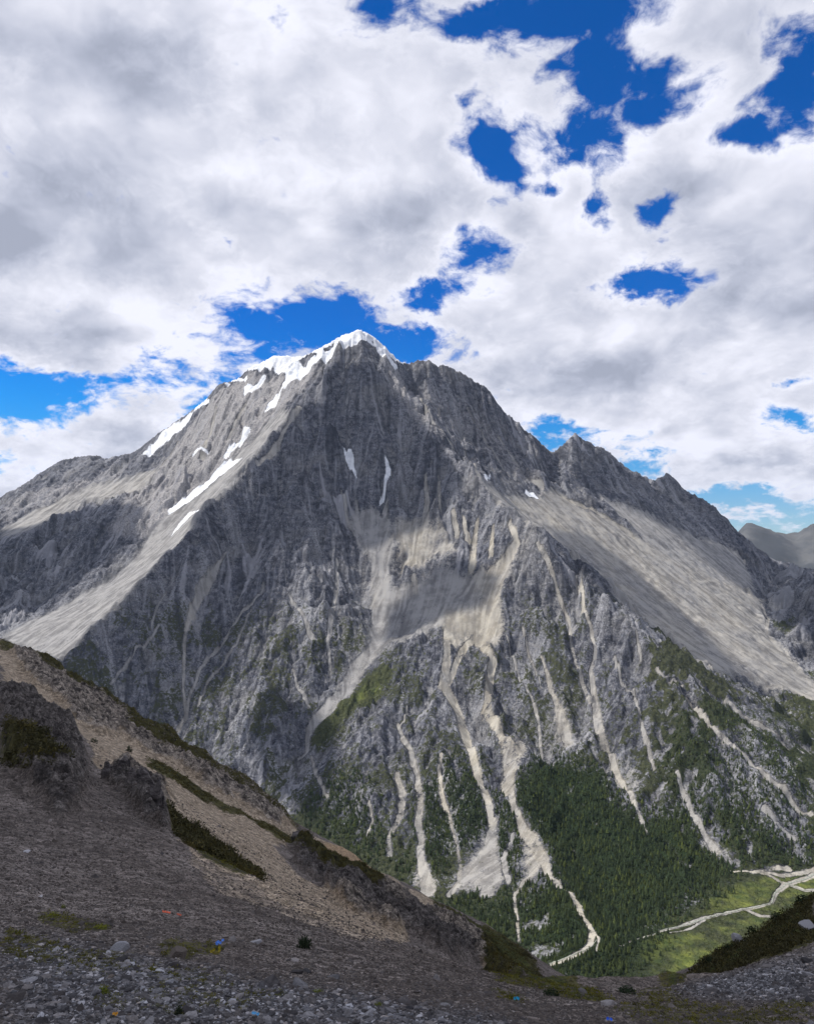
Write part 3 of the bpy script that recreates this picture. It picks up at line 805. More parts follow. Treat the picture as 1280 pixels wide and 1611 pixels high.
# green: outlines of scrub, meadow and forest on the slope (px outlines), kind of green, density
VEG = [
    ([(525, 1110), (560, 1075), (600, 1045), (625, 1050), (600, 1085), (575, 1115), (540, 1135), (500, 1190), (484, 1180), (495, 1140)], 'grass', .95),
    ([(540, 1100), (570, 1078), (598, 1070), (595, 1092), (560, 1104)], 'bright', .9),
    ([(555, 890), (566, 885), (572, 960), (560, 1030), (545, 1055), (548, 980)], 'scrub', .85),
    ([(612, 890), (628, 920), (650, 950), (645, 960), (620, 950), (604, 975)], 'scrub', .8),
    ([(742, 1003), (775, 1075), (762, 1105), (735, 1120), (712, 1050)], 'scrub', .75),
    ([(705, 980), (720, 985), (712, 1030)], 'scrub', .8),
    ([(790, 1000), (830, 1040), (850, 1090), (868, 1180), (830, 1190), (815, 1140), (780, 1130), (775, 1080)], 'scrub', .8),
    ([(440, 930), (520, 1000), (500, 1100), (480, 1180), (430, 1180), (330, 1200), (330, 1100), (370, 1010)], 'scrub', .38),
    ([(200, 940), (300, 880), (320, 1000), (280, 1150), (210, 1090), (110, 1050), (150, 990)], 'scrub', .30),
    ([(860, 900), (940, 950), (1060, 1060), (1160, 1160), (1290, 1290), (1290, 1200), (1290, 1700), (860, 1700), (830, 1100), (850, 1000)], 'scrub', .50),
    ([(900, 1000), (940, 1100), (930, 1180), (890, 1180), (880, 1100)], 'scrub', .6),
    ([(1100, 1040), (1290, 1110), (1290, 1290), (1180, 1180)], 'scrub', .75),
    ([(1200, 1080), (1290, 1105), (1290, 1170), (1230, 1150)], 'grass', .6),
    ([(480, 1230), (600, 1200), (700, 1180), (800, 1230), (830, 1450), (600, 1450), (470, 1330)], 'scrub', .55),
    ([(500, 1240), (560, 1220), (590, 1300), (600, 1370), (540, 1330), (470, 1280)], 'forest', .6),
    ([(668, 1230), (690, 1220), (705, 1330), (690, 1380), (672, 1330)], 'forest', .9),
    ([(715, 1200), (740, 1195), (765, 1290), (750, 1330), (725, 1330), (705, 1260)], 'forest', .9),
    ([(780, 1270), (800, 1250), (830, 1330), (815, 1400), (790, 1400), (778, 1330)], 'forest', .9),
    ([(635, 1370), (650, 1330), (650, 1410), (630, 1410)], 'forest', .9), ([(690, 1400), (720, 1410), (780, 1405), (815, 1420), (830, 1520), (700, 1470)], 'forest', .55),
    ([(818, 1215), (870, 1190), (940, 1215), (1000, 1290), (1060, 1280), (1120, 1340), (1150, 1375), (1110, 1410), (1045, 1450), (985, 1500), (965, 1530), (870, 1530), (820, 1500), (815, 1420), (870, 1400),
      (910, 1440), (905, 1420), (870, 1370), (840, 1300), (815, 1260)], 'forest', 1.0),
    ([(830, 1410), (870, 1385), (905, 1440), (915, 1490), (870, 1512), (830, 1500)], 'forest', 1.0),
    ([(1040, 1170), (1290, 1160), (1290, 1380), (1130, 1350), (1050, 1290)], 'forest', .42),
    ([(1100, 1225), (1180, 1250), (1290, 1330), (1290, 1370), (1200, 1370), (1130, 1340)], 'forest', .55),
    ([(1290, 1440), (1290, 1380), (1200, 1380), (1100, 1420), (1040, 1465), (1000, 1490), (1040, 1540), (1150, 1520)], 'meadow', 1.0),
    ([(850, 1505), (940, 1490), (1000, 1482), (1040, 1478), (1020, 1530), (970, 1575), (850, 1570)], 'forest', .95),
    ([(1000, 1478), (1045, 1462), (1030, 1500), (980, 1535), (960, 1530)], 'forest', .5),
    ([(1205, 975), (1250, 965), (1255, 985), (1225, 1005)], 'grass', .6),
    ([(1215, 1020), (1290, 1060), (1290, 1110)], 'grass', .7),
]
veg_w = [(cast(H, poly), k, d) for poly, k, d in VEG]

# ------------------------------------------------------------------ mesh of the mountain: rows at growing distance, columns fanned
NC = 1060
us = np.linspace(-.64, .66, NC)
rows = [1180.0]
while rows[-1] < 6500:
    y = rows[-1]
    rows.append(y * (1 + (.00125 if 1450 < y < 4800 else .0035)))
ys = np.array(rows)
Y2, U2 = np.meshgrid(ys, us, indexing='ij')
X2 = (U2 * Y2)


def mountain_z(X, Y):
    z = bil(H, gx0, gy0, CELL, X, Y)
    s = bil(Sm, gx0, gy0, CELL, X, Y)
    f_ = bil(fl, gx0, gy0, CELL, X, Y)
    k = f_ * (1 - .85 * s)
    z = z + f_ * bil(stk, gx0, gy0, CELL, X, Y) * (.12 + 1.9 * (1 - s))
    z = z + k * (fbm(X, Y, 46, 3, .55, 61, True) * 2.0 + facets(X + fbm(X, Y, 30, 3, .5, 64) * 9, Y, 26, .22, 141) + fbm(X, Y, 17, 3, .6, 71) * 3.6) + (1 - f_) * fbm(X, Y, 60, 3, .5, 62) * 1.2
    sk = np.exp(-((Y - 4500) / 700) ** 2) * (X > -150) * k
    z = z + sk * fbm(X, Y * .5, 70, 4, .6, 63, True) * 16
    return z, s, f_


Z2, S2, F2 = mountain_z(X2, Y2)
# settle the crest so that peaks and notches keep their heights against the sky
_sk = np.array([((a - CX) / F, (HY - b) / F, c) for a, b, c in RIDGES[0]])
_far = Y2 > 3700
CREST = np.zeros(NC)
for it in range(3):
    q = np.where(_far, (Z2 + 0) / Y2, -9)
    kk = q.argmax(0)
    yk = ys[kk]
    d = (np.interp(us, _sk[:, 0], _sk[:, 1]) - q.max(0)) * yk
    if it == 0:
        jg = fbm(us * 60, us * 0 + 4.4, 1.0, 4, .62, 66, True) - .25
        jg2 = fbm(us * 210, us * 0 + 1.4, 1.0, 3, .6, 67)
        JAG = (jg * np.interp(us, [-.25, -.07, 0, .40, .46, .5], [.0028, .0015, .0075, .0060, .003, .001]) + jg2 * np.interp(us, [-.2, -.05, .02, .45], [.0012, .0008, .0026, .0018]))
    d = d + JAG * yk
    g_ = np.exp(-.5 * (np.arange(-14, 15) / 1.6) ** 2); g_ /= g_.sum()
    d = np.convolve(np.pad(d, 14, 'edge'), g_, 'valid')
    yk = np.convolve(np.pad(yk, 14, 'edge'), g_, 'valid')
    w_ = sst(Y2, yk[None] - 560, yk[None] - 60)
    Z2 = Z2 + d[None] * w_
_dzy = np.gradient(blur(Z2, 3.0), axis=0); _dzx = np.gradient(blur(Z2, 3.0), axis=1)
_dx = np.gradient(X2, axis=1); _dy = np.gradient(Y2, axis=0)
_gx_ = _dzx / _dx
_gy_ = _dzy / _dy - _gx_ * U2
_di = (_gx_ - U2 * _gy_) / Y2 / (us[1] - us[0])
_dj = _gy_ / _dy
nn = blur(_rs.randn(*Z2.shape), .75)
fst = lic_dir(_di, _dj, nn / nn.std(), 13, 1.0)
nn = blur(_rs.randn(*Z2.shape), 2.0)
fst2 = lic_dir(_di, _dj, nn / nn.std(), 24, 1.5)
_k = F2 * (1 - .85 * S2) * Y2 / 3000.0
Z2 = Z2 + _k * (fst * .8 + (.8 - np.abs(fst2)) * 2.4) + F2 * S2 * fst * .12
print('grid', Z2.shape, round(time.time() - T0, 1))
xf, yf, zf = X2.ravel(), Y2.ravel(), Z2.ravel()
dzy, dzx = np.gradient(Z2)
dxx = np.gradient(X2, axis=1)
gxs = dzx / dxx
gys = dzy / np.gradient(Y2, axis=0) - gxs * U2
slope = np.hypot(gxs, gys).ravel()
lap = (bil(blur(H, 5) - H, gx0, gy0, CELL, xf, yf))           # positive in hollows
wr = bil(wear, gx0, gy0, CELL, xf, yf)
s1 = bil(stk, gx0, gy0, CELL, xf, yf)
s2 = bil(stk2, gx0, gy0, CELL, xf, yf)
nz1 = fbm(xf, yf, 40, 4, .6, 91)
nz2 = fbm(xf, yf, 220, 4, .55, 92)
nz3 = fbm(xf, yf, 12, 3, .6, 93)
s1 = s1 + 0
jx, jy = nz1 * 11 + fbm(xf, yf, 120, 3, .5, 94) * 16, fbm(xf, yf, 40, 4, .6, 95) * 12 + fbm(xf, yf, 120, 3, .5, 96) * 16


def area_mask(polys, amt=1.0):
    out = np.zeros(xf.shape, np.float32)
    for wp, val in polys:
        m = np.where((xf > wp[:, 0].min() - 40) & (xf < wp[:, 0].max() + 40) & (yf > wp[:, 1].min() - 40) & (yf < wp[:, 1].max() + 40))[0]
        ins = pip(xf[m] + jx[m] * amt, yf[m] + jy[m] * amt, wp[:, :2])
        out[m] = np.maximum(out[m], ins * val)
    return out


def soft_area(polys, sig, amt=1.0):
    """areas with a broad, ragged margin"""
    g = np.zeros(H.shape, np.float32)
    jx_, jy_ = (wx + wob.reshape(H.shape)) * amt, wy * amt
    for wp, val in polys:
        x0, x1, y0, y1 = wp[:, 0].min() - 60, wp[:, 0].max() + 60, wp[:, 1].min() - 60, wp[:, 1].max() + 60
        i0, i1 = int(max(0, (x0 - gx0) // CELL)), int(min(B.shape[1], (x1 - gx0) // CELL + 1))
        j0, j1 = int(max(0, (y0 - gy0) // CELL)), int(min(B.shape[0], (y1 - gy0) // CELL + 1))
        sl = (slice(j0, j1), slice(i0, i1))
        g[sl] = np.maximum(g[sl], pip(GXm[sl] + jx_[sl], GYm[sl] + jy_[sl], wp[:, :2]) * val)
    return bil(blur(g, sig), gx0, gy0, CELL, xf, yf)


a_scree = soft_area([(wp, .95) for wp in sw2], 3.2)
a_scree = np.clip(a_scree * (1.0 + .5 * nz1 + .35 * nz2) + .04 * s1 * (a_scree > .05), 0, 1)
a_tan = soft_area([(wp, t + .01) for wp, (_, t) in zip(sw2, SCREE_AREAS)], 4.0)
for wp, hw, tn in ch_w:
    mk = seg_mask(xf + jx * .30, yf + jy * .30, wp[:, :2], hw * 1.25, .62)
    mk = mk * np.clip(1.0 + .75 * nz1 + .12 * s1 + .3 * nz3, 0, 1)
    a_tan = np.maximum(a_tan, np.where(mk > .2, tn, 0))
    a_scree = np.maximum(a_scree, mk)
# pale debris in every small gully the rain has cut, more of it low on concave ground
ex = np.clip(sst(lap + 2.0 * s2, 3.5, 9), 0, 1)
a_scree = np.maximum(a_scree, ex * .50 * (.5 + .5 * sst(nz2, -.2, .3)))
a_tan = np.clip(a_tan * (.75 + .9 * nz2 + .45 * nz1), 0, 1)
low = sst(zf, 150, -350)
front = sst(yf, 3500, 3000)
V_ = {k: np.zeros(xf.shape, np.float32) for k in ('scrub', 'forest', 'grass', 'bright', 'meadow')}
for wp, k, d in veg_w:
    pass
for k in V_:
    V_[k] = soft_area([(wp, d) for wp, kk_, d in veg_w if kk_ == k], {'forest': 6.5, 'scrub': 6, 'meadow': 1.2}.get(k, 2.5)).astype(np.float32)
gate = sst(nz1 * .7 + nz3 * .45 + .25 * nz2, -.25, .25)
flat = sst(slope, 1.35, .75)
gen = (.55 + .35 * sst(U2.ravel(), .22, .40)) * sst(zf, 60, -420) * sst(yf, 3400, 2950) * sst(nz2 + .5 * nz1 - .06 * s2, -.45, .25) * (1 - ex)
a_veg = np.clip(np.maximum.reduce([V_['scrub'] * (.25 + 1.0 * gate) * (.62 + .38 * flat), V_['grass'], V_['bright'], gen, V_['forest'] * .9, V_['meadow']]), 0, 1)
_mm = np.maximum(bil(Mm, gx0, gy0, CELL, xf, yf), (1 - F2.ravel()) * (yf < 2300) * .9)
a_veg = np.maximum(a_veg, _mm)
a_veg = a_veg * (1 - np.clip(a_scree * 1.15, 0, 1) * (1 - .2 * V_['meadow']))
a_brt = np.clip(np.maximum(V_['bright'] * .75 * (.6 + 1.2 * nz1) + V_['meadow'] * np.clip(.58 + 1.3 * nz2 + .9 * nz1, .06, 1), V_['grass'] * .15), 0, 1)
a_for = V_['forest'] * (1 - np.clip(a_scree * 1.3, 0, 1))
a_snow = area_mask([(wp, .80 if k_ in (7, 8, 4) else 1.0) for k_, wp in enumerate(sn_w)], .30)
a_snow = blur(a_snow.reshape(Z2.shape), 1.0).ravel() * np.clip(1.0 + .6 * nz1 + .35 * nz3 + .06 * s1, 0, 1)
a_snow = np.maximum(a_snow, sst(zf + nz1 * 70, 1120, 1185) * sst(slope, 1.3, .7) * .55)
_pxs = us * F + CX
_cr = np.interp(_pxs, [480, 500, 520, 545, 563, 590, 612, 628, 640], [0, 26, 30, 40, 62, 46, 30, 16, 0])
_q = np.where(_far, Z2 / Y2, -9); _kk = _q.argmax(0)
_zc = Z2[_kk, np.arange(NC)]; _yc = ys[_kk]
_dn = ((_zc[None] - Z2) + 30 * nz1.reshape(Z2.shape) + 16 * nz3.reshape(Z2.shape)) / np.maximum(_cr[None], 1e-3)
a_snow = np.maximum(a_snow, ((1 - sst(_dn, .6, 1.3)) * (_cr[None] > 1) * (np.abs(Y2 - _yc[None]) < 160)).ravel())
_cr = np.interp(_pxs, [388, 396, 410, 470, 485], [0, 26, 34, 34, 0])
_dn = ((_zc[None] - Z2) + 26 * nz1.reshape(Z2.shape)) / np.maximum(_cr[None], 1e-3)
a_snow = np.maximum(a_snow, ((1 - sst(_dn, .6, 1.2)) * (_cr[None] > 1) * (np.abs(Y2 - _yc[None]) < 200)).ravel())
a_lit_palerock = soft_area([(cast(H, [(505, 560), (470, 620), (400, 690), (330, 780), (240, 850), (170, 850), (215, 760), (290, 680), (345, 612), (400, 584)]), .95),  # left flank: sunlit brightness painted in as paler, warmer rock
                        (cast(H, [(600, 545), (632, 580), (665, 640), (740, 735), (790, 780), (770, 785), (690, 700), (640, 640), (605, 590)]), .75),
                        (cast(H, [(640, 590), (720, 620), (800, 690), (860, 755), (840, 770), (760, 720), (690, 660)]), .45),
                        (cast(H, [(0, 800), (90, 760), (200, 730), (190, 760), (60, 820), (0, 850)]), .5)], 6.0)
a_scree = a_scree * (1 - a_snow)
# snow lies smooth
me = mesh_np('mountain', np.stack([xf, yf, zf + a_snow * 2.5], 1), grid_faces(len(ys), NC))
for nm, ar in (('scree', a_scree), ('tan', a_tan), ('veg', a_veg), ('bright', a_brt), ('wood', a_for), ('snow', a_snow), ('lit_palerock', a_lit_palerock), ('hollow', np.clip(lap / 16, -1, 1)), ('streak', np.clip(s1 * .16 + .5, 0, 1)), ('fine_streak', np.clip(fst.ravel() * .16 + .5, 0, 1)), ('run', np.clip(s2 * .16 + .5, 0, 1))):
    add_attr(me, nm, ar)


def mat_mountain():
    m = bpy.data.materials.new('mountain_rock')
    m.use_nodes = True
    t = NT(m.node_tree)
    geo = t.n('ShaderNodeNewGeometry')
    P = geo.outputs['Position']
    big = t.noise(P, .0045, 5, .6)
    vc = t.n('ShaderNodeTexVoronoi', {'Vector': t.vm('MULTIPLY_ADD', t.noise(P, .02, 4, .6, out=1), (45, 45, 45), t.vm('MULTIPLY', P, (1, .6, .6))), 'Scale': .022}, feature='DISTANCE_TO_EDGE')
    vc2 = t.n('ShaderNodeTexVoronoi', {'Vector': t.vm('MULTIPLY_ADD', t.noise(P, .05, 4, .6, out=1), (16, 16, 16), t.vm('MULTIPLY', P, (1, .7, .5))), 'Scale': .075}, feature='DISTANCE_TO_EDGE')
    crack = t.m('MINIMUM', t.ss(vc.outputs[0], .0, .05), t.ss(vc2.outputs[0], .0, .09, .35, 1.0))
    # beds of rock dip across the face
    q = t.n('ShaderNodeMapping', {0: P}, vector_type='POINT')
    q.inputs['Rotation'].default_value = (.3, .55, .2)
    q.inputs['Scale'].default_value = (.22, .22, 1.7)
    beds = t.noise(q, .05, 8, .68)
    mid = t.noise(P, .035, 6, .65)
    fine = t.noise(P, .16, 5, .7)
    sk = t.attr('streak'); rn = t.attr('run')
    rock = t.mix(t.ss(mid, .36, .66), (.085, .085, .092), (.270, .265, .265))
    rock = t.mix(t.ss(beds, .40, .62), t.mix(1.0, rock, (.66, .68, .74), 'MULTIPLY'), rock)
    rock = t.mix(t.ss(fine, .54, .70, 0, .5), rock, (.38, .37, .355))
    rock = t.mix(t.ss(fine, .46, .30, 0, .5), rock, (.030, .031, .037))
    rock = t.mix(t.ss(big, .50, .68, 0, .55), rock, (.30, .285, .255))
    rock = t.mix(t.ss(big, .44, .30, 0, .5), rock, t.mix(1.0, rock, (.72, .76, .86), 'MULTIPLY'))
    rock = t.mix(crack, t.mix(1.0, rock, (.52, .53, .57), 'MULTIPLY'), rock)
    mixn = t.m('MULTIPLY_ADD', t.m('SUBTRACT', fine, .5), .9, rn)
    rock = t.mix(t.ss(mixn, .55, .82, 0, .7), rock, (.42, .41, .395))
    rock = t.mix(t.ss(t.m('MULTIPLY_ADD', t.m('SUBTRACT', mid, .5), 1.4, t.attr('lit_palerock')), .2, .8), rock, t.mix(t.ss(fine, .36, .6), (.20, .19, .18), (.47, .44, .40)))  # pale rock tone, including the sunlight painted on the left flank
    fs = t.attr('fine_streak')
    rock = t.mix(t.ss(fs, .58, .84, 0, .40), rock, (.37, .365, .36))
    rock = t.mix(t.ss(fs, .44, .20, 0, .50), rock, (.040, .041, .048))
    rock = t.mix(t.ss(sk, .64, .80, 0, .75), rock, (.38, .37, .365))
    rock = t.mix(t.ss(sk, .40, .18, 0, .6), rock, (.040, .041, .048))
    rock = t.mix(1.0, rock, (.94, .97, 1.07), 'MULTIPLY')
    sc_n = t.noise(P, .5, 4, .7)
    st = t.n('ShaderNodeMapping', {0: P}); st.inputs['Scale'].default_value = (1.0, .12, .12)
    streak = t.m('MULTIPLY_ADD', t.m('SUBTRACT', t.m('ADD', t.m('MULTIPLY', sk, .5), t.m('MULTIPLY', fs, .5)), .5), .95, t.noise(P, .02, 5, .6))
    pale = t.mix(t.attr('tan'), (.30, .297, .30), (.48, .445, .375))
    dark = t.mix(t.attr('tan'), (.145, .144, .150), (.27, .246, .205))
    scree = t.mix(t.ss(t.m('ADD', t.m('MULTIPLY', sc_n, .5), t.m('MULTIPLY', streak, .5)), .38, .60), dark, pale)
    c = t.mix(t.ss(t.m('ADD', t.attr('scree'), t.m('MULTIPLY_ADD', t.m('SUBTRACT', fine, .5), 1.5, t.m('MULTIPLY', t.m('SUBTRACT', mid, .5), 1.5))), .26, .68), rock, scree)
    vn = t.noise(P, .09, 5, .7)
    green = t.mix(t.ss(vn, .35, .65), (.028, .034, .022), (.074, .080, .044))
    green = t.mix(t.attr('bright'), green, t.mix(t.ss(mid, .35, .65), (.062, .090, .028), (.19, .215, .05)))
    green = t.mix(t.attr('wood'), green, (.022, .036, .016))
    c = t.mix(t.ss(t.m('ADD', t.attr('veg'), t.m('MULTIPLY', t.m('SUBTRACT', vn, .5), 1.9)), .32, .60), c, green)
    c = t.mix(t.ss(t.m('ADD', t.attr('snow'), t.m('MULTIPLY', t.m('SUBTRACT', fine, .5), 1.3)), .36, .60), c, t.mix(t.ss(mid, .35, .62), (.62, .65, .70), (.86, .88, .92)))
    snow_h = t.ss(t.attr('snow'), .3, .7)
    hgt = t.m('ADD', t.m('MULTIPLY_ADD', crack, 2.2, t.m('MULTIPLY', mid, 3.2)), t.m('ADD', t.m('MULTIPLY', beds, 4.5), t.m('MULTIPLY', fine, 2.8)))
    amt = t.m('MULTIPLY', t.m('SUBTRACT', 1.0, t.m('MULTIPLY', t.ss(t.attr('scree'), .3, .8), .86)), t.m('SUBTRACT', 1.0, t.m('MULTIPLY', snow_h, .9)))
    bp = t.n('ShaderNodeBump', {'Height': t.m('MULTIPLY', hgt, amt), 'Distance': 1.0, 'Strength': 1.0})
    b = t.n('ShaderNodeBsdfPrincipled', {'Base Color': c, 'Roughness': .92, 'Normal': bp.outputs[0]})
    b.inputs['Specular IOR Level'].default_value = .15
    t.n('ShaderNodeOutputMaterial', {'Surface': b.outputs[0]})
    return m


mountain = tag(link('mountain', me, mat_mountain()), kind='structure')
print('mountain', round(time.time() - T0, 1))

# ------------------------------------------------------------------ the near slope (px, py, distance)
def slope_uv(px, py, y):
    return ((px - CX) / F, math.log(y), (HY - py) / F)


_cols = [-420, -150, 0, 200, 400, 640, 850, 1000, 1150, 1280, 1450, 1750]


def line_z(y, fn):
    return [(px, HY + F * (-fn(px, y)) / y, y) for px in _cols]


NEAR = [
    line_z(1.0, lambda px, y: -1.6 - .42 * y), line_z(2.0, lambda px, y: -1.6 - .44 * y), line_z(4.0, lambda px, y: -1.6 - .45 * y),
    [(-420, 1560, 7.5), (-150, 1600, 7.5), (0, 1622, 7.5), (200, 1625, 7.6), (400, 1628, 7.8), (640, 1632, 8.2), (850, 1640, 8.8), (1000, 1645, 9.2), (1150, 1642, 9.5), (1280, 1635, 9.8), (1450, 1620, 10), (1750, 1600, 10)],
    [(-420, 1440, 13), (-150, 1495, 13), (0, 1520, 13), (200, 1530, 13), (400, 1545, 13.5), (640, 1568, 14), (850, 1594, 15), (1000, 1606, 16), (1150, 1600, 17), (1280, 1582, 18), (1450, 1560, 18), (1750, 1520, 18)],
    [(-420, 1330, 26), (-150, 1395, 26), (0, 1430, 25), (200, 1450, 25), (400, 1475, 25), (640, 1528, 24), (850, 1570, 24), (1000, 1583, 25), (1150, 1573, 28), (1280, 1545, 31), (1450, 1500, 33), (1750, 1440, 36)],
    [(-420, 1200, 48), (-150, 1290, 45), (0, 1340, 43), (200, 1385, 40), (400, 1430, 37), (640, 1505, 33), (850, 1557, 30), (1000, 1570, 30), (1150, 1550, 36), (1280, 1515, 45), (1450, 1460, 50), (1750, 1380, 55)],
    # brow of the near scree
    [(-420, 1080, 82), (-150, 1150, 78), (0, 1195, 74), (130, 1262, 66), (270, 1322, 60), (400, 1384, 55), (520, 1438, 51), (650, 1490, 46), (760, 1527, 42), (850, 1547, 38), (920, 1556, 37), (1000, 1560, 38), (1050, 1552, 40), (1150, 1525, 48),
     (1280, 1490, 58), (1450, 1430, 68), (1750, 1340, 75)],
    [(520, 1442, 58), (650, 1496, 53), (760, 1536, 50), (850, 1560, 47), (920, 1570, 46), (1000, 1574, 47), (1050, 1565, 49), (1150, 1529, 58), (1280, 1490, 68)],
    # behind the brow
    [(270, 1324, 70), (400, 1392, 72), (520, 1450, 76), (650, 1508, 80), (760, 1558, 82), (850, 1585, 80), (940, 1602, 76), (1000, 1600, 72), (1050, 1578, 72), (1150, 1530, 78), (1280, 1470, 88)],
    [(-420, 1030, 105), (-150, 1090, 104), (0, 1135, 100), (140, 1205, 98), (260, 1275, 98), (380, 1335, 100), (480, 1385, 103), (580, 1430, 106), (680, 1475, 108), (760, 1520, 110), (830, 1556, 110), (900, 1600, 108), (1000, 1625, 104)],
    [(-420, 950, 150), (-150, 1010, 150), (0, 1065, 145), (120, 1125, 142), (240, 1190, 142), (360, 1255, 143), (460, 1320, 146), (560, 1370, 148), (640, 1430, 148), (720, 1470, 148), (790, 1515, 146), (850, 1556, 142), (930, 1600, 138)],
    # crest of the spur
    [(-420, 840, 215), (-150, 940, 205), (0, 1009, 198), (60, 1038, 196), (120, 1075, 194), (200, 1122, 191), (260, 1158, 190), (330, 1196, 189), (400, 1236, 188), (460, 1283, 186), (500, 1310, 186), (560, 1345, 184), (600, 1372, 184), (660, 1410, 182),
     (720, 1452, 180), (790, 1495, 178), (850, 1543, 174), (910, 1575, 170), (1000, 1640, 160)],
    # green shoulder beyond it
    [(560, 1430, 262), (640, 1425, 262), (700, 1430, 260), (760, 1462, 258), (820, 1495, 252), (870, 1528, 246), (910, 1552, 240), (960, 1580, 230), (1010, 1590, 215), (1080, 1610, 200)],
    [(-420, 1200, 330), (0, 1380, 320), (300, 1480, 320), (560, 1520, 320), (760, 1540, 320), (900, 1610, 310), (1000, 1650, 290)],
    # slope at the right
    [(1000, 1575, 95), (1030, 1562, 112), (1090, 1524, 118), (1140, 1498, 124), (1180, 1472, 128), (1230, 1440, 132), (1280, 1412, 136), (1350, 1360, 145), (1450, 1300, 155), (1750, 1150, 180)],
    [(1030, 1660, 210), (1180, 1600, 215), (1280, 1540, 220), (1450, 1450, 230), (1750, 1300, 240)],
    [(-420, 1750, 620), (0, 1850, 620), (400, 1900, 620), (800, 1900, 620), (1100, 1850, 620), (1450, 1750, 620), (1750, 1600, 620)],
    [(-420, 1900, 1300), (400, 1900, 1300), (1100, 1700, 1300), (1750, 1560, 1300)],
]
nu_, nl_ = np.linspace(-.80, .84, 700), np.linspace(math.log(1.1), math.log(1250), 1400)
Tg = raster_tin(NEAR, slope_uv, nu_, nl_)
_m = np.isnan(Tg)
Tg[_m] = -.9
Tg = blur(Tg, 1.4)
_k = blur(Tg, 5)
Ug, Lg = np.meshgrid(nu_, nl_)


def near_z(X, Y, detail=True):
    """height of the near slope"""
    u, l = X / Y, np.log(Y)
    wu = fbm(u * 10, l * 6, 1.0, 4, .55, 401) * .012
    wl = fbm(u * 10, l * 6, 1.0, 4, .55, 402) * .035
    fade = sst(Y, 14, 60)
    i = np.clip((u + wu * fade - nu_[0]) / (nu_[1] - nu_[0]), 0, len(nu_) - 1.001)
    j = np.clip((l + wl * fade - nl_[0]) / (nl_[1] - nl_[0]), 0, len(nl_) - 1.001)
    a, b = i.astype(np.int64), j.astype(np.int64)
    fa, fb = i - a, j - b
    t = (Tg[b, a] * (1 - fa) + Tg[b, a + 1] * fa) * (1 - fb) + (Tg[b + 1, a] * (1 - fa) + Tg[b + 1, a + 1] * fa) * fb
    return t * Y


# near ground in log-polar cells, so every part shows stones of its own size
NCN = 900
usn = np.linspace(-.72, .74, NCN)
rw = [1.3]
while rw[-1] < 900:
    y = rw[-1]
    rw.append(y * (1 + (.012 if y < 6 else .0048 if y < 95 else .0026 if y < 275 else .02)))
ysn = np.array(rw)
Yn, Un = np.meshgrid(ysn, usn, indexing='ij')
Xn = Un * Yn
Zb = near_z(Xn, Yn)
xn, yn = Xn.ravel(), Yn.ravel()


def castn(pts, y0=5.0, y1=290.0):
    pts = np.array(pts, float)
    yy = np.exp(np.linspace(math.log(y0), math.log(y1), 1500))
    u, v = (pts[:, 0] - CX) / F, (HY - pts[:, 1]) / F
    XX = u[:, None] * yy[None]
    hz = near_z(XX, np.broadcast_to(yy, XX.shape))
    hit = hz > v[:, None] * yy[None]
    k = np.where(hit.any(1), hit.argmax(1), (hz / yy[None] - 1e3 * (yy[None] < 30)).argmax(1))
    return np.stack([u * yy[k], yy[k], hz[np.arange(len(k)), k]], 1)


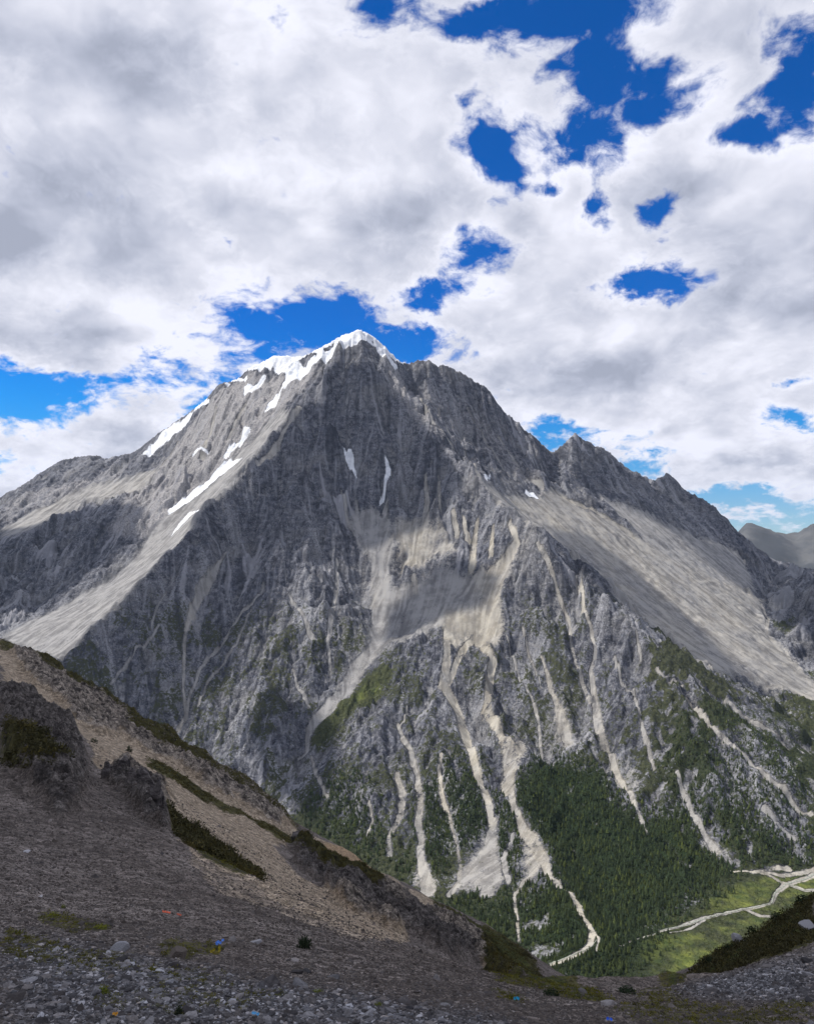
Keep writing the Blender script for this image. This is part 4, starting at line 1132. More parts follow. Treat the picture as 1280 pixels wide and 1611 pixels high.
# ground zones on the near slope, cast in log-polar map coordinates
ZN = {
    'tan': [([(0, 1015), (120, 1080), (260, 1160), (400, 1240), (470, 1300), (560, 1345), (620, 1385), (670, 1430), (640, 1445), (590, 1400), (500, 1340), (430, 1330), (470, 1370), (560, 1420), (640, 1475), (600, 1480),
              (500, 1445), (400, 1390), (280, 1330), (262, 1290), (240, 1250), (160, 1225), (130, 1160), (80, 1120), (0, 1080)], .95),
            ([(480, 1310), (560, 1345), (640, 1400), (660, 1440), (640, 1440), (560, 1380), (490, 1345)], 1.2), ([(640, 1398), (720, 1455), (790, 1497), (856, 1547), (830, 1552), (760, 1515), (690, 1465)], 1.0), ([(760, 1500), (840, 1545), (850, 1556), (800, 1550), (750, 1510)], 1.2), ([(480, 1390), (560, 1420), (640, 1470), (600, 1475), (520, 1430)], 1.05),
            ([(300, 1340), (420, 1400), (520, 1445), (640, 1500), (560, 1480), (420, 1430), (300, 1370)], .45)],
    'rocky': [([(20, 1035), (60, 1038), (120, 1080), (200, 1125), (300, 1185), (400, 1240), (460, 1290), (430, 1300), (340, 1245), (250, 1195), (180, 1160), (120, 1130), (60, 1085)], .9),
              ([(0, 1085), (60, 1115), (110, 1150), (140, 1220), (120, 1275), (90, 1290), (50, 1240), (0, 1200)], 1.0), ([(160, 1222), (200, 1225), (262, 1250), (264, 1320), (230, 1300), (190, 1260)], 1.0),
              ([(600, 1398), (640, 1432), (700, 1455), (780, 1502), (845, 1548), (840, 1556), (760, 1525), (700, 1500), (640, 1470), (560, 1440), (520, 1400), (470, 1362), (470, 1335), (540, 1376)], 1.0)],
    'moss': [([(0, 1009), (60, 1036), (120, 1072), (180, 1110), (180, 1128), (120, 1090), (60, 1052), (0, 1025)], .8), ([(180, 1110), (240, 1150), (330, 1195), (340, 1225), (280, 1200), (200, 1150)], .75),
             ([(290, 1180), (340, 1200), (400, 1235), (470, 1290), (470, 1305), (400, 1260), (330, 1230)], .6), ([(262, 1278), (300, 1300), (360, 1345), (412, 1382), (380, 1378), (320, 1350), (268, 1315)], 1.3),
             ([(220, 1195), (300, 1235), (380, 1280), (440, 1310), (520, 1345), (600, 1400), (570, 1402), (480, 1350), (400, 1300), (300, 1255), (230, 1215)], 1.0), ([(0, 1185), (60, 1200), (110, 1250), (60, 1240), (0, 1215)], .9),
             ([(470, 1328), (540, 1362), (610, 1408), (590, 1414), (520, 1380), (470, 1350)], .95), ([(140, 1555), (330, 1560), (420, 1590), (300, 1600), (150, 1590)], .42), ([(60, 1500), (260, 1520), (380, 1530), (250, 1545), (80, 1530)], .45), ([(680, 1425), (760, 1462), (830, 1495), (910, 1550), (960, 1575), (900, 1575), (830, 1545), (760, 1490), (700, 1450)], 1.5), ([(765, 1510), (800, 1530), (850, 1556), (780, 1545), (760, 1525)], 1.1),
             ([(1010, 1560), (1100, 1512), (1180, 1468), (1280, 1405), (1280, 1480), (1200, 1505), (1120, 1530), (1050, 1553)], 1.6),
             ([(1000, 1560), (1060, 1560), (1100, 1580), (1180, 1590), (1280, 1570), (1280, 1611), (1000, 1611), (960, 1590), (1000, 1580)], .62),
             ([(60, 1435), (120, 1440), (180, 1460), (110, 1470), (60, 1450)], .9), ([(0, 1460), (50, 1470), (110, 1495), (60, 1520), (0, 1500)], .8), ([(110, 1490), (200, 1500), (200, 1520), (110, 1512)], .8),
             ([(250, 1480), (350, 1482), (352, 1505), (250, 1508)], .8), ([(240, 1530), (370, 1545), (350, 1580), (240, 1560)], .5), ([(380, 1560), (440, 1560), (440, 1580), (380, 1575)], .7), ([(780, 1558), (830, 1565), (820, 1580), (780, 1572)], .8)],
    'grey': [([(0, 1470), (200, 1500), (400, 1540), (560, 1560), (760, 1600), (860, 1640), (0, 1640)], .9), ([(1050, 1556), (1150, 1528), (1290, 1490), (1290, 1600), (1180, 1570), (1080, 1570)], 1.2)],
}
jn1 = fbm(Un * 30, np.log(Yn) * 14, 1.0, 5, .6, 411).ravel()
jn2 = fbm(Un * 30, np.log(Yn) * 14, 1.0, 5, .6, 412).ravel()
uf, lf = xn / yn, np.log(yn)
zone = {}
for k, lst in ZN.items():
    o = np.zeros(xn.shape, np.float32)
    for poly, val in lst:
        wp = castn(poly)
        pu, pl = wp[:, 0] / wp[:, 1], np.log(wp[:, 1])
        ins = pip(uf + jn1 * .022, lf + jn2 * .085, np.stack([pu, pl], 1))
        o = np.maximum(o, ins * val)
    zone[k] = blur(o.reshape(Yn.shape), {'rocky': 3.0, 'grey': 22.0, 'moss': 4.0}.get(k, 2.2))
rk = zone['rocky']
mo = zone['moss']
ls = Yn ** .9
zadd = (fbm(Xn, Yn, 60, 4, .5, 421) * 3.0 + fbm(Xn, Yn, 18, 3, .5, 431) * .9) * sst(Yn, 30, 120)
lumps = fbm(Xn, Yn * .8, 11, 5, .6, 441, True) * 4.2 + fbm(Xn, Yn, 4.2, 4, .65, 451, True) * 2.6 + fbm(Xn, Yn, 1.5, 3, .6, 452, True) * .9
zadd += np.clip(rk, 0, 1) * (lumps * .62 + .2) * sst(Yn, 30, 80)
zadd += fbm(Xn, Yn, 1.6, 3, .6, 461) * .16 * sst(Yn, 20, 50) + fbm(Xn, Yn, 2.2, 4, .55, 462) * .13 * sst(Yn, 3, 12)
zadd += fbm(Xn, Yn, .35, 3, .6, 463) * .035 + np.clip(mo, 0, 1) * (fbm(Xn, Yn, 1.4, 3, .6, 471) * .5 + .25) * sst(Yn, 30, 90)
ZN_ = Zb + zadd


def ground_n(x, y):
    """height of the finished near slope at a map point"""
    i = np.clip((x / y - usn[0]) / (usn[1] - usn[0]), 0, NCN - 1.001)
    j = np.clip(np.interp(np.log(y), np.log(ysn), np.arange(len(ysn))), 0, len(ysn) - 1.001)
    a, b = i.astype(np.int64), j.astype(np.int64)
    fa, fb = i - a, j - b
    return (ZN_[b, a] * (1 - fa) + ZN_[b, a + 1] * fa) * (1 - fb) + (ZN_[b + 1, a] * (1 - fa) + ZN_[b + 1, a + 1] * fa) * fb


def zone_at(k, x, y):
    i = np.clip((x / y - usn[0]) / (usn[1] - usn[0]), 0, NCN - 1).astype(np.int64)
    j = np.clip(np.interp(np.log(y), np.log(ysn), np.arange(len(ysn))), 0, len(ysn) - 1).astype(np.int64)
    return zone[k][j, i]


me = mesh_np('scree_slope', np.stack([xn, yn, ZN_.ravel()], 1), grid_faces(len(ysn), NCN))
for k in zone:
    add_attr(me, k, zone[k])


def mat_scree():
    m = bpy.data.materials.new('near_scree')
    m.use_nodes = True
    t = NT(m.node_tree)
    P = t.n('ShaderNodeNewGeometry').outputs['Position']
    sz = t.vm('LENGTH', P)
    # three grades of stone
    c = None
    hsum = None
    for sc, lo, hi_ in ((26.0, 3, 22), (6.5, 12, 90), (1.7, 50, 400)):
        v = t.n('ShaderNodeTexVoronoi', {'Vector': P, 'Scale': sc, 'Randomness': 1.0}, feature='F1')
        s = t.n('ShaderNodeSeparateColor', {0: v.outputs['Color']})
        shade = t.m('MULTIPLY_ADD', s.outputs[0], 1.25, .38)
        hh = t.m('MULTIPLY', v.outputs['Distance'], (-.12 if sc > 20 else -.45) / sc)
        if c is None:
            c, hsum = shade, hh
        else:
            c = t.m('MULTIPLY', c, t.m('MULTIPLY_ADD', t.m('SUBTRACT', shade, 1.0), .6, 1.0))
            hsum = t.m('ADD', hsum, hh)
    n = t.noise(P, .9, 6, .65)
    n2 = t.noise(P, .12, 5, .6)
    base = t.mix(t.ss(n2, .38, .62), (.125, .106, .095), (.185, .160, .145))
    base = t.mix(t.m('MINIMUM', t.attr('grey'), 1.0), base, t.mix(t.ss(n, .4, .6), (.075, .074, .080), (.125, .124, .132)))
    tn = t.mix(t.ss(n, .35, .65), (.28, .222, .160), (.40, .325, .245))
    tn = t.mix(t.ss(t.attr('tan'), 1.0, 1.4), tn, (.36, .225, .11))
    c0 = t.mix(t.ss(t.m('ADD', t.attr('tan'), t.m('MULTIPLY', t.m('SUBTRACT', n, .5), .8)), .2, .7), base, tn)
    rk = t.noise(P, .6, 8, .7)
    rock = t.mix(t.ss(rk, .38, .62), (.065, .057, .055), t.mix(t.attr('tan'), (.20, .178, .165), (.42, .36, .30)))
    c0 = t.mix(t.ss(t.m('ADD', t.attr('rocky'), t.m('MULTIPLY', t.m('SUBTRACT', rk, .5), 1.4)), .4, .7), c0, rock)
    c0 = t.vm('SCALE', c0)
    t.put(c0.node.inputs['Scale'], c)
    mn = t.noise(P, .8, 6, .7)
    g = t.mix(t.ss(mn, .35, .62), (.030, .030, .016), (.100, .092, .035))
    g = t.mix(t.ss(t.attr('moss'), 1.35, 1.6), g, t.mix(t.ss(mn, .35, .65), (.022, .032, .010), (.075, .088, .022)))
    c0 = t.mix(t.ss(t.m('ADD', t.attr('moss'), t.m('MULTIPLY', t.m('SUBTRACT', t.noise(P, 1.6, 6, .75), .5), 1.8)), .42, .66), c0, g)
    hgt = t.m('ADD', hsum, t.m('MULTIPLY', rk, t.m('MULTIPLY_ADD', t.attr('rocky'), 1.4, .12)))
    bp = t.n('ShaderNodeBump', {'Height': hgt, 'Distance': 1.0, 'Strength': 1.0})
    b = t.n('ShaderNodeBsdfPrincipled', {'Base Color': c0, 'Roughness': .95, 'Normal': bp.outputs[0]})
    b.inputs['Specular IOR Level'].default_value = .12
    t.n('ShaderNodeOutputMaterial', {'Surface': b.outputs[0]})
    return m


M_SCREE = mat_scree()
near = tag(link('scree_slope', me, M_SCREE), kind='structure')
print('near slope', Yn.shape, round(time.time() - T0, 1))

# ------------------------------------------------------------------ what grows and lies on it
rs = np.random.RandomState(11)
sky_near = (ZN_ / Yn)[ysn > 20].max(0)          # the near slope's skyline, column by column


def seen(x, y, z, lift=0.0):
    """not hidden behind the near slope, and inside the picture"""
    u = x / y
    s = np.interp(u, usn, sky_near)
    return ((z + lift) / y > s - .002) & (np.abs(u) < .565)


def plain(name, color, rough=.9, tone=True, spec=.15, lo=.65, hi=1.35, trans=None):
    m = bpy.data.materials.new(name)
    m.use_nodes = True
    t = NT(m.node_tree)
    P = t.n('ShaderNodeNewGeometry').outputs['Position']
    c = t.n('ShaderNodeRGB'); c.outputs[0].default_value = (*color, 1)
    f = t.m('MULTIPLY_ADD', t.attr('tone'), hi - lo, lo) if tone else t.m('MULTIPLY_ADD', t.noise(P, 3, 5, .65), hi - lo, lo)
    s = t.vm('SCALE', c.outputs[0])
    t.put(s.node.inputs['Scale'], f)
    if trans:
        s = t.mix(t.attr('hue'), s, t.mix(1.0, s, trans, 'MULTIPLY'))
    b = t.n('ShaderNodeBsdfPrincipled', {'Base Color': s, 'Roughness': rough})
    b.inputs['Specular IOR Level'].default_value = spec
    t.n('ShaderNodeOutputMaterial', {'Surface': b.outputs[0]})
    return m


def mesh_tone(name, V, Fc, mats, tone=None, hue=None, smooth=False):
    me = mesh_np(name, V, Fc, smooth)
    add_attr(me, 'tone', tone if tone is not None else np.full(len(V), .5))
    add_attr(me, 'hue', hue if hue is not None else np.zeros(len(V)))
    return me


def scatter(name, tpls, pos, scale, mat, tone, hue=None, sz=None, up=None, spin=None):
    """joined copies of small shapes; tpls: list of (V, F, vertex tone)"""
    n = len(pos)
    which = rs.randint(0, len(tpls), n)
    ang = rs.rand(n) * 6.283
    Vs, Fs, Ts, Hs_ = [], [], [], []
    base = 0
    for k, (V, Fc, vt) in enumerate(tpls):
        idx = np.where(which == k)[0]
        if not len(idx):
            continue
        c, s = np.cos(ang[idx]), np.sin(ang[idx])
        sc = scale[idx] if scale.ndim > 1 else np.repeat(scale[idx][:, None], 3, 1)
        vx = (V[None, :, 0] * c[:, None] - V[None, :, 1] * s[:, None]) * sc[:, 0:1]
        vy = (V[None, :, 0] * s[:, None] + V[None, :, 1] * c[:, None]) * sc[:, 1:2]
        vz = V[None, :, 2] * sc[:, 2:3]
        W = np.stack([vx, vy, vz], 2) + pos[idx][:, None]
        Vs.append(W.reshape(-1, 3))
        Fs.append((Fc[None] + (np.arange(len(idx)) * len(V))[:, None, None]).reshape(-1, Fc.shape[1]) + base)
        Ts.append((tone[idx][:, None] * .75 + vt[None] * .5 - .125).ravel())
        Hs_.append(np.repeat(hue[idx] if hue is not None else np.zeros(len(idx)), len(V)))
        base += len(idx) * len(V)
    me = mesh_tone(name, np.concatenate(Vs), np.concatenate(Fs), None, np.clip(np.concatenate(Ts), 0, 1.6), np.concatenate(Hs_))
    return link(name, me, mat)


def conifer(seed, tiers=6, sides=7):
    r = np.random.RandomState(seed)
    V, Fc, T = [], [], []
    for k in range(tiers):
        t = k / tiers
        zb, zt = .10 + .84 * t + r.uniform(-.02, .02), .10 + .84 * t + .30 * (1 - .3 * t)
        rad = .24 * (1 - t) ** .85 + .025
        b = len(V)
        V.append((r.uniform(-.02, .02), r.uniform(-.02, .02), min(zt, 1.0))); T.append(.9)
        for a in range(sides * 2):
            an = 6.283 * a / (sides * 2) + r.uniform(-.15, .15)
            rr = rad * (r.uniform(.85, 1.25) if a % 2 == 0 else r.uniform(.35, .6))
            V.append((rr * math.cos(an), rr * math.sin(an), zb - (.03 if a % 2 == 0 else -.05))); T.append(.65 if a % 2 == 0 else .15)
        for a in range(sides * 2):
            Fc.append((b, b + 1 + a, b + 1 + (a + 1) % (sides * 2)))
    return np.array(V), np.array(Fc), np.array(T)


def trunk_vf():
    V, Fc = [], []
    for z, r in ((-.04, .018), (.5, .012), (.95, .003)):
        for a in range(5):
            V.append((r * math.cos(a * 1.2566), r * math.sin(a * 1.2566), z))
    for k in range(2):
        for a in range(5):
            b = (a + 1) % 5
            Fc += [(k * 5 + a, k * 5 + b, k * 5 + 5 + b), (k * 5 + a, k * 5 + 5 + b, k * 5 + 5 + a)]
    return np.array(V), np.array(Fc), np.full(len(V), .5)


def leaf_clump(seed, n=16, flat=.55, ls=.34):
    """a mound of leaf-sized faces"""
    r = np.random.RandomState(seed)
    V, Fc, T = [], [], []
    for k in range(n):
        d = r.randn(3); d /= np.linalg.norm(d); d[2] = abs(d[2])
        c = d * r.uniform(.45, 1.0) * np.array([1, 1, flat])
        a, b_ = r.randn(3), r.randn(3)
        a /= np.linalg.norm(a); b_ /= np.linalg.norm(b_)
        b0 = len(V)
        s = ls * r.uniform(.7, 1.3)
        V += [c, c + a * s, c + b_ * s * .8]
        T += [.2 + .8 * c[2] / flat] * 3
        Fc.append((b0, b0 + 1, b0 + 2))
    return np.array(V), np.array(Fc), np.array(T)


_t = (1 + 5 ** .5) / 2
ICO_V = np.array([(-1, _t, 0), (1, _t, 0), (-1, -_t, 0), (1, -_t, 0), (0, -1, _t), (0, 1, _t), (0, -1, -_t), (0, 1, -_t), (_t, 0, -1), (_t, 0, 1), (-_t, 0, -1), (-_t, 0, 1)], float)
ICO_V /= np.linalg.norm(ICO_V[0])
ICO_F = np.array([(0, 11, 5), (0, 5, 1), (0, 1, 7), (0, 7, 10), (0, 10, 11), (1, 5, 9), (5, 11, 4), (11, 10, 2), (10, 7, 6), (7, 1, 8), (3, 9, 4), (3, 4, 2), (3, 2, 6), (3, 6, 8), (3, 8, 9), (4, 9, 5), (2, 4, 11), (6, 2, 10), (8, 6, 7), (9, 8, 1)])


def ico(level):
    V, Fc = ICO_V.copy(), ICO_F.copy()
    for _ in range(level):
        e = {}
        V = list(map(tuple, V)); nf = []

        def mid(a, b):
            k = (min(a, b), max(a, b))
            if k not in e:
                m = (np.array(V[a]) + np.array(V[b])) / 2
                V.append(tuple(m / np.linalg.norm(m))); e[k] = len(V) - 1
            return e[k]
        for a, b, c in Fc:
            x, y, z = mid(a, b), mid(b, c), mid(c, a)
            nf += [(a, x, z), (b, y, x), (c, z, y), (x, y, z)]
        V, Fc = np.array(V), np.array(nf)
    return V, Fc


def rock_vf(seed, level=2, planes=11, el=(1, .8, .6), rough=.05):
    """angular block: a ball cut back by random planes"""
    r = np.random.RandomState(seed)
    V, Fc = ico(level)
    rad = np.full(len(V), 1.25)
    for k in range(planes):
        nrm = r.randn(3); nrm /= np.linalg.norm(nrm)
        d = r.uniform(.55, .95)
        c = V @ nrm
        rad = np.where(c > .05, np.minimum(rad, d / np.maximum(c, .05)), rad)
    rad = rad * (1 + rough * r.randn(len(V)))
    return V * rad[:, None] * np.array(el), Fc, r.uniform(.3, .7, len(V))


# --- forest: the trees that show largest are things, the rest of the wood is one mass
M_CON = plain('conifer_needles', (.048, .068, .033), trans=(2.2, 1.9, 1.1), lo=.45, hi=1.55)
M_TRUNK = plain('conifer_bark', (.09, .065, .045))
M_SHRUB = plain('scrub_leaves', (.036, .052, .018), trans=(2.4, 2.0, 1.1), lo=.5, hi=1.5)
CT = [conifer(s) for s in range(6)]
tv = trunk_vf()
n_try = 90000
cx_ = rs.uniform(-350, 1150, n_try); cy_ = rs.uniform(1400, 2500, n_try)


def vert_lookup(arr, x, y):
    i = np.clip((x / y - us[0]) / (us[1] - us[0]), 0, NC - 1).astype(np.int64)
    j = np.clip(np.interp(y, ys, np.arange(len(ys))), 0, len(ys) - 1).astype(np.int64)
    return arr.reshape(len(ys), NC)[j, i]


fo = vert_lookup(a_for, cx_, cy_)
sc_ = vert_lookup(a_scree, cx_, cy_)
# thinner stands on poorer ground
dn = fbm(cx_, cy_, 70, 4, .6, 511)
mdw = bil(Mm, gx0, gy0, CELL, cx_, cy_)
fo = fo * (1 - .8 * mdw * (cx_ / cy_ > .30))
keep = (rs.rand(n_try) < np.clip(fo * (1.10 + 1.7 * dn) - .05, 0, 1)) & (sc_ < .35)
cx_, cy_ = cx_[keep], cy_[keep]
cz_ = mountain_z(cx_, cy_)[0]
keep = seen(cx_, cy_, cz_, 14)
cx_, cy_, cz_ = cx_[keep], cy_[keep], cz_[keep]
# keep them about 6 m apart
gk = np.unique((np.floor(cx_ / 7).astype(np.int64) * 100003 + np.floor(cy_ / 7).astype(np.int64)), return_index=True)[1]
cx_, cy_, cz_ = cx_[gk], cy_[gk], cz_[gk]
hgt = (6 + 10 * rs.rand(len(cx_)) ** 1.3) * (1.12 - .45 * sst(cz_, -820, -520))
hue = (rs.rand(len(cx_)) < .22) * rs.uniform(.3, 1, len(cx_)) + .25 * sst(fbm(cx_, cy_, 160, 3, .5, 501), 0, .5)
tn_ = rs.uniform(0, 1, len(cx_))
order = np.argsort(cy_)
ind, rest = order[:300], order[300:]
print('trees', len(cx_), round(time.time() - T0, 1))
tree_me = []
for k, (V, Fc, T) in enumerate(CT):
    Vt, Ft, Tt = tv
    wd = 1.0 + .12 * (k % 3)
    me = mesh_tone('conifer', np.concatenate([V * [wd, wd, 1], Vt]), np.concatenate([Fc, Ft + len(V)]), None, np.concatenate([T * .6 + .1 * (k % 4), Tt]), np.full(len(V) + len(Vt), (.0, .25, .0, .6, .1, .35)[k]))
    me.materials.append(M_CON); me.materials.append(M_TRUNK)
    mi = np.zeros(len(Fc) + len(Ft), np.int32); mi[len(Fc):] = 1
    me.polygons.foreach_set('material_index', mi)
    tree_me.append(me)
for n_, i in enumerate(ind):
    ob = bpy.data.objects.new('conifer_tree', tree_me[n_ % 6])
    COL.objects.link(ob)
    ob.location = (cx_[i], cy_[i], cz_[i])
    ob.rotation_euler = (0, 0, tn_[i] * 6.28)
    ob.scale = (hgt[i],) * 3
    tag(ob, 'dark green conifer standing at the near edge of the forest on the valley bottom', 'tree', 'conifers at the near edge of the forest')
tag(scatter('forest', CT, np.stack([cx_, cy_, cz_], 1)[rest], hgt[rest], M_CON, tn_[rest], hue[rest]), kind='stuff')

# scrub and scattered dwarf trees on the rock
n_try = 230000
bx_ = rs.uniform(-1300, 1500, n_try); by_ = rs.uniform(1400, 3300, n_try)
vg = vert_lookup(a_veg, bx_, by_); fo = vert_lookup(a_for, bx_, by_); br = vert_lookup(a_brt, bx_, by_)
keep = (rs.rand(n_try) < vg * (1 - .5 * fo) * (1 - .90 * np.clip(br * 2, 0, 1)) * .7)
bx_, by_ = bx_[keep], by_[keep]
bz_ = mountain_z(bx_, by_)[0]
keep = seen(bx_, by_, bz_, 2)
bx_, by_, bz_ = bx_[keep], by_[keep], bz_[keep]
CL = [leaf_clump(s) for s in range(6)]
lowb = sst(bz_, -350, -700)
bs = rs.uniform(1.0, 2.2, len(bx_)) * (1 + .9 * lowb)
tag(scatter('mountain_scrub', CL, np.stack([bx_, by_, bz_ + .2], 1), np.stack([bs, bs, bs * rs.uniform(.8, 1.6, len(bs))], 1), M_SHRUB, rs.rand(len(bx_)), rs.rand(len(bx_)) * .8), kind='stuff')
print('scrub', len(bx_), round(time.time() - T0, 1))


# river water: ribbons on the gravel
def mat_water():
    m = bpy.data.materials.new('river_water')
    m.use_nodes = True
    t = NT(m.node_tree)
    P = t.n('ShaderNodeNewGeometry').outputs['Position']
    n = t.noise(P, .25, 4, .7)
    c = t.mix(t.ss(n, .42, .66), (.20, .22, .18), (.44, .44, .39))
    b = t.n('ShaderNodeBsdfPrincipled', {'Base Color': c, 'Roughness': .35})
    t.n('ShaderNodeOutputMaterial', {'Surface': b.outputs[0]})
    return m


WAT = [[(1300, 1366, 3), (1262, 1384, 3), (1235, 1393, 3), (1218, 1405, 2.2), (1212, 1420, 2.2), (1190, 1428, 2.2), (1165, 1430, 2.2), (1130, 1440, 2.5), (1100, 1447, 3), (1075, 1455, 3), (1050, 1462, 1.8), (1020, 1472, 1.2), (990, 1480, 1.2)],
       [(1300, 1404, 2), (1265, 1400, 2), (1232, 1390, 2)],
       [(938, 1480, 1.5), (930, 1490, 1.8), (915, 1498, 2), (895, 1505, 2.2), (868, 1516, 2.4), (850, 1530, 2.5)]]
RV, RF = [], []
for ln in WAT:
    wp = cast(H, [(a, b) for a, b, c in ln])
    d = np.r_[0, np.cumsum(np.hypot(*(np.diff(wp[:, :2], axis=0).T)))]
    q = np.arange(0, d[-1], 4.0)
    x, y = np.interp(q, d, wp[:, 0]), np.interp(q, d, wp[:, 1])
    x = x + fbm(q, q * 0 + 3.3, 60, 3, .5, 601) * 6
    hw = .42 * np.interp(q, d, [c for a, b, c in ln]) * y / F * (1 + .5 * fbm(q, q * 0 + 9.1, 30, 2, .5, 602))
    tx, ty = np.gradient(x), np.gradient(y)
    l = np.hypot(tx, ty) + 1e-9
    nx, ny = -ty / l, tx / l
    b0 = len(RV)
    for k in range(len(q)):
        for s in (-1, -.33, .33, 1):
            RV.append((x[k] + nx[k] * hw[k] * s, y[k] + ny[k] * hw[k] * s))
    for k in range(len(q) - 1):
        for s in range(3):
            a = b0 + k * 4 + s
            RF.append((a, a + 1, a + 5, a + 4))
RV = np.array(RV)
rz = mountain_z(RV[:, 0], RV[:, 1])[0] + .7
tag(link('river', mesh_np('river', np.column_stack([RV, rz]), np.array(RF)), mat_water()), kind='structure')

# ------------------------------------------------------------------ far hills and the ground under everything
hx = np.linspace(-6000, 14000, 360); hy = np.linspace(6700, 26000, 260)
HX, HYY = np.meshgrid(hx, hy)
uu = HX / HYY
t_ = np.interp(uu, [-1, -.3, .3, .42, .46, .50, .53, .57, .7, 1.2], [-.02, -.04, -.06, -.03, .010, .006, .000, .016, .05, .06])
hz = -1000 + (1000 + t_ * 9000 + fbm(HX, HYY, 2600, 5, .5, 701) * 120) * np.exp(-((HYY - 9000) / 1500.0) ** 2)
far = link('far_hills', mesh_np('far_hills', np.stack([HX.ravel(), HYY.ravel(), (hz + fbm(HX, HYY, 700, 6, .6, 702, True) * 110 * np.exp(-((HYY - 9000) / 1800.0) ** 2)).ravel()], 1), grid_faces(len(hy), len(hx))), None)
m = bpy.data.materials.new('far_rock'); m.use_nodes = True
t = NT(m.node_tree); P = t.n('ShaderNodeNewGeometry').outputs['Position']
c = t.mix(t.ss(t.noise(P, .002, 7, .6), .4, .6), (.055, .062, .072), (.115, .118, .122))
t.n('ShaderNodeOutputMaterial', {'Surface': t.n('ShaderNodeBsdfPrincipled', {'Base Color': c, 'Roughness': .95}).outputs[0]})
far.data.materials.append(m)
tag(far, kind='structure')
g = mesh_np('ground', np.array([(-40000, -40000, -1120), (40000, -40000, -1120), (40000, 60000, -1120), (-40000, 60000, -1120)]), np.array([(0, 1, 2, 3)]))
tag(link('ground', g, m), kind='structure')

# ------------------------------------------------------------------ clouds overhead, out of the picture, whose shadows lie on the land
M_CLOUD = bpy.data.materials.new('cloud_vapour'); M_CLOUD.use_nodes = True
t = NT(M_CLOUD.node_tree)
v = t.n('ShaderNodeVolumeScatter', {'Color': (.98, .98, 1.0), 'Density': .016, 'Anisotropy': .3})
t.n('ShaderNodeOutputMaterial', {'Volume': v.outputs[0]})
CV, CF = [], []


def cloud(outline, thick, alt=3700.0, seed=0):
    """outline: points on the ground in shadow; the cloud hangs where the sun's line through them meets its height"""
    r = np.random.RandomState(seed)
    P3 = np.array(outline, float)
    if P3[:, 1].max() > 4600:
        alt = 4900.0
    P3 = P3 + SUN[None] * ((alt - P3[:, 2]) / SUN[2])[:, None]
    c = P3[:, :2].mean(0)
    # resample the outline
    q = np.vstack([P3[:, :2], P3[:1, :2]])
    d = np.r_[0, np.cumsum(np.hypot(*(np.diff(q, axis=0).T)))]
    s = np.linspace(0, d[-1], 120, endpoint=False)
    ox, oy = np.interp(s, d, q[:, 0]), np.interp(s, d, q[:, 1])
    an = s / d[-1] * 6.283
    size = np.sqrt(((P3[:, :2] - c) ** 2).sum(1).mean())
    wob = 1 + .10 * fbm(np.cos(an) * 2 + seed, np.sin(an) * 2, 1.0, 4, .6, 800 + seed)
    b0 = len(CV)
    lv = [(-1.0, .0), (-.98, .35), (-.85, .62), (-.6, .82), (-.3, .95), (0, 1.0), (.3, .95), (.6, .82), (.85, .62), (.98, .35), (1.0, .0)]
    for hz_, rr in lv:
        for k in range(120):
            bump = 1 + .12 * perlin(np.array([k * .35]), np.array([hz_ * 2 + seed]), 9)[0]
            CV.append((c[0] + (ox[k] - c[0]) * rr * wob[k], c[1] + (oy[k] - c[1]) * rr * wob[k], alt + hz_ * thick * .5 * (bump if rr > 0 else 1)))
    for a in range(len(lv) - 1):
        for k in range(120):
            k2 = (k + 1) % 120
            CF.append((b0 + a * 120 + k, b0 + a * 120 + k2, b0 + (a + 1) * 120 + k2, b0 + (a + 1) * 120 + k))


def on_mtn(pts):
    return [(p[0], min(p[1], 5600), p[2]) for p in cast(H, pts)]


SHADE = [
    ([(545, 575), (585, 570), (640, 625), (690, 700), (730, 770), (700, 800), (640, 795), (600, 805), (540, 800), (530, 850), (470, 880), (420, 920), (360, 900), (310, 930), (270, 960), (280, 1050), (260, 1160), (150, 1090), (80, 1050), (180, 960), (300, 830), (400, 720), (470, 640)], 60),
    ([(680, 890), (735, 880), (790, 905), (770, 950), (720, 965), (690, 975), (640, 1000), (600, 1010), (610, 960), (650, 930)], 130),
    ([(860, 830), (930, 845), (990, 890), (1060, 950), (1110, 1000), (1170, 1060), (1100, 1040), (1020, 990), (950, 930), (890, 880)], 110),
    ([(1090, 835), (1160, 850), (1330, 820), (1330, 1030), (1240, 990), (1200, 930), (1150, 890)], 330),
    ([(-200, 840), (40, 830), (130, 800), (230, 800), (230, 850), (130, 900), (60, 960), (-200, 1020)], 90),
    ([(650, 575), (720, 600), (790, 680), (850, 730), (820, 750), (760, 720), (700, 650)], 50),
    ([(900, 690), (960, 720), (1100, 790), (1160, 840), (1080, 850), (960, 790), (900, 760)], 60),
    ([(430, 1080), (520, 1130), (540, 1200), (500, 1290), (430, 1240), (380, 1150)], 60),
]
for k, (poly, th) in enumerate(SHADE):
    cloud(on_mtn(poly), th, seed=k)
cloud([((a - CX) / F * b, b, -200.0) for a, b in ((1120, 4350), (1180, 4150), (1340, 3950), (1450, 4200), (1500, 5600), (1300, 5900), (1150, 5700), (1110, 5000))], 300, seed=17)
gpts = [(-69, 104), (-44, 82), (-31, 78), (-21, 80), (-4, 78), (8, 76), (25, 76), (36, 86), (50, 200), (160, 500), (900, 500), (900, -700), (-700, -900), (-900, -100), (-400, 100), (-150, 128)]
cloud([(x, y, -40.0 if y < 200 else -300) for x, y in gpts], 230, seed=31)
cl = tag(link('clouds', mesh_np('clouds', np.array(CV), np.array(CF)), M_CLOUD), kind='structure')
print('clouds', round(time.time() - T0, 1))

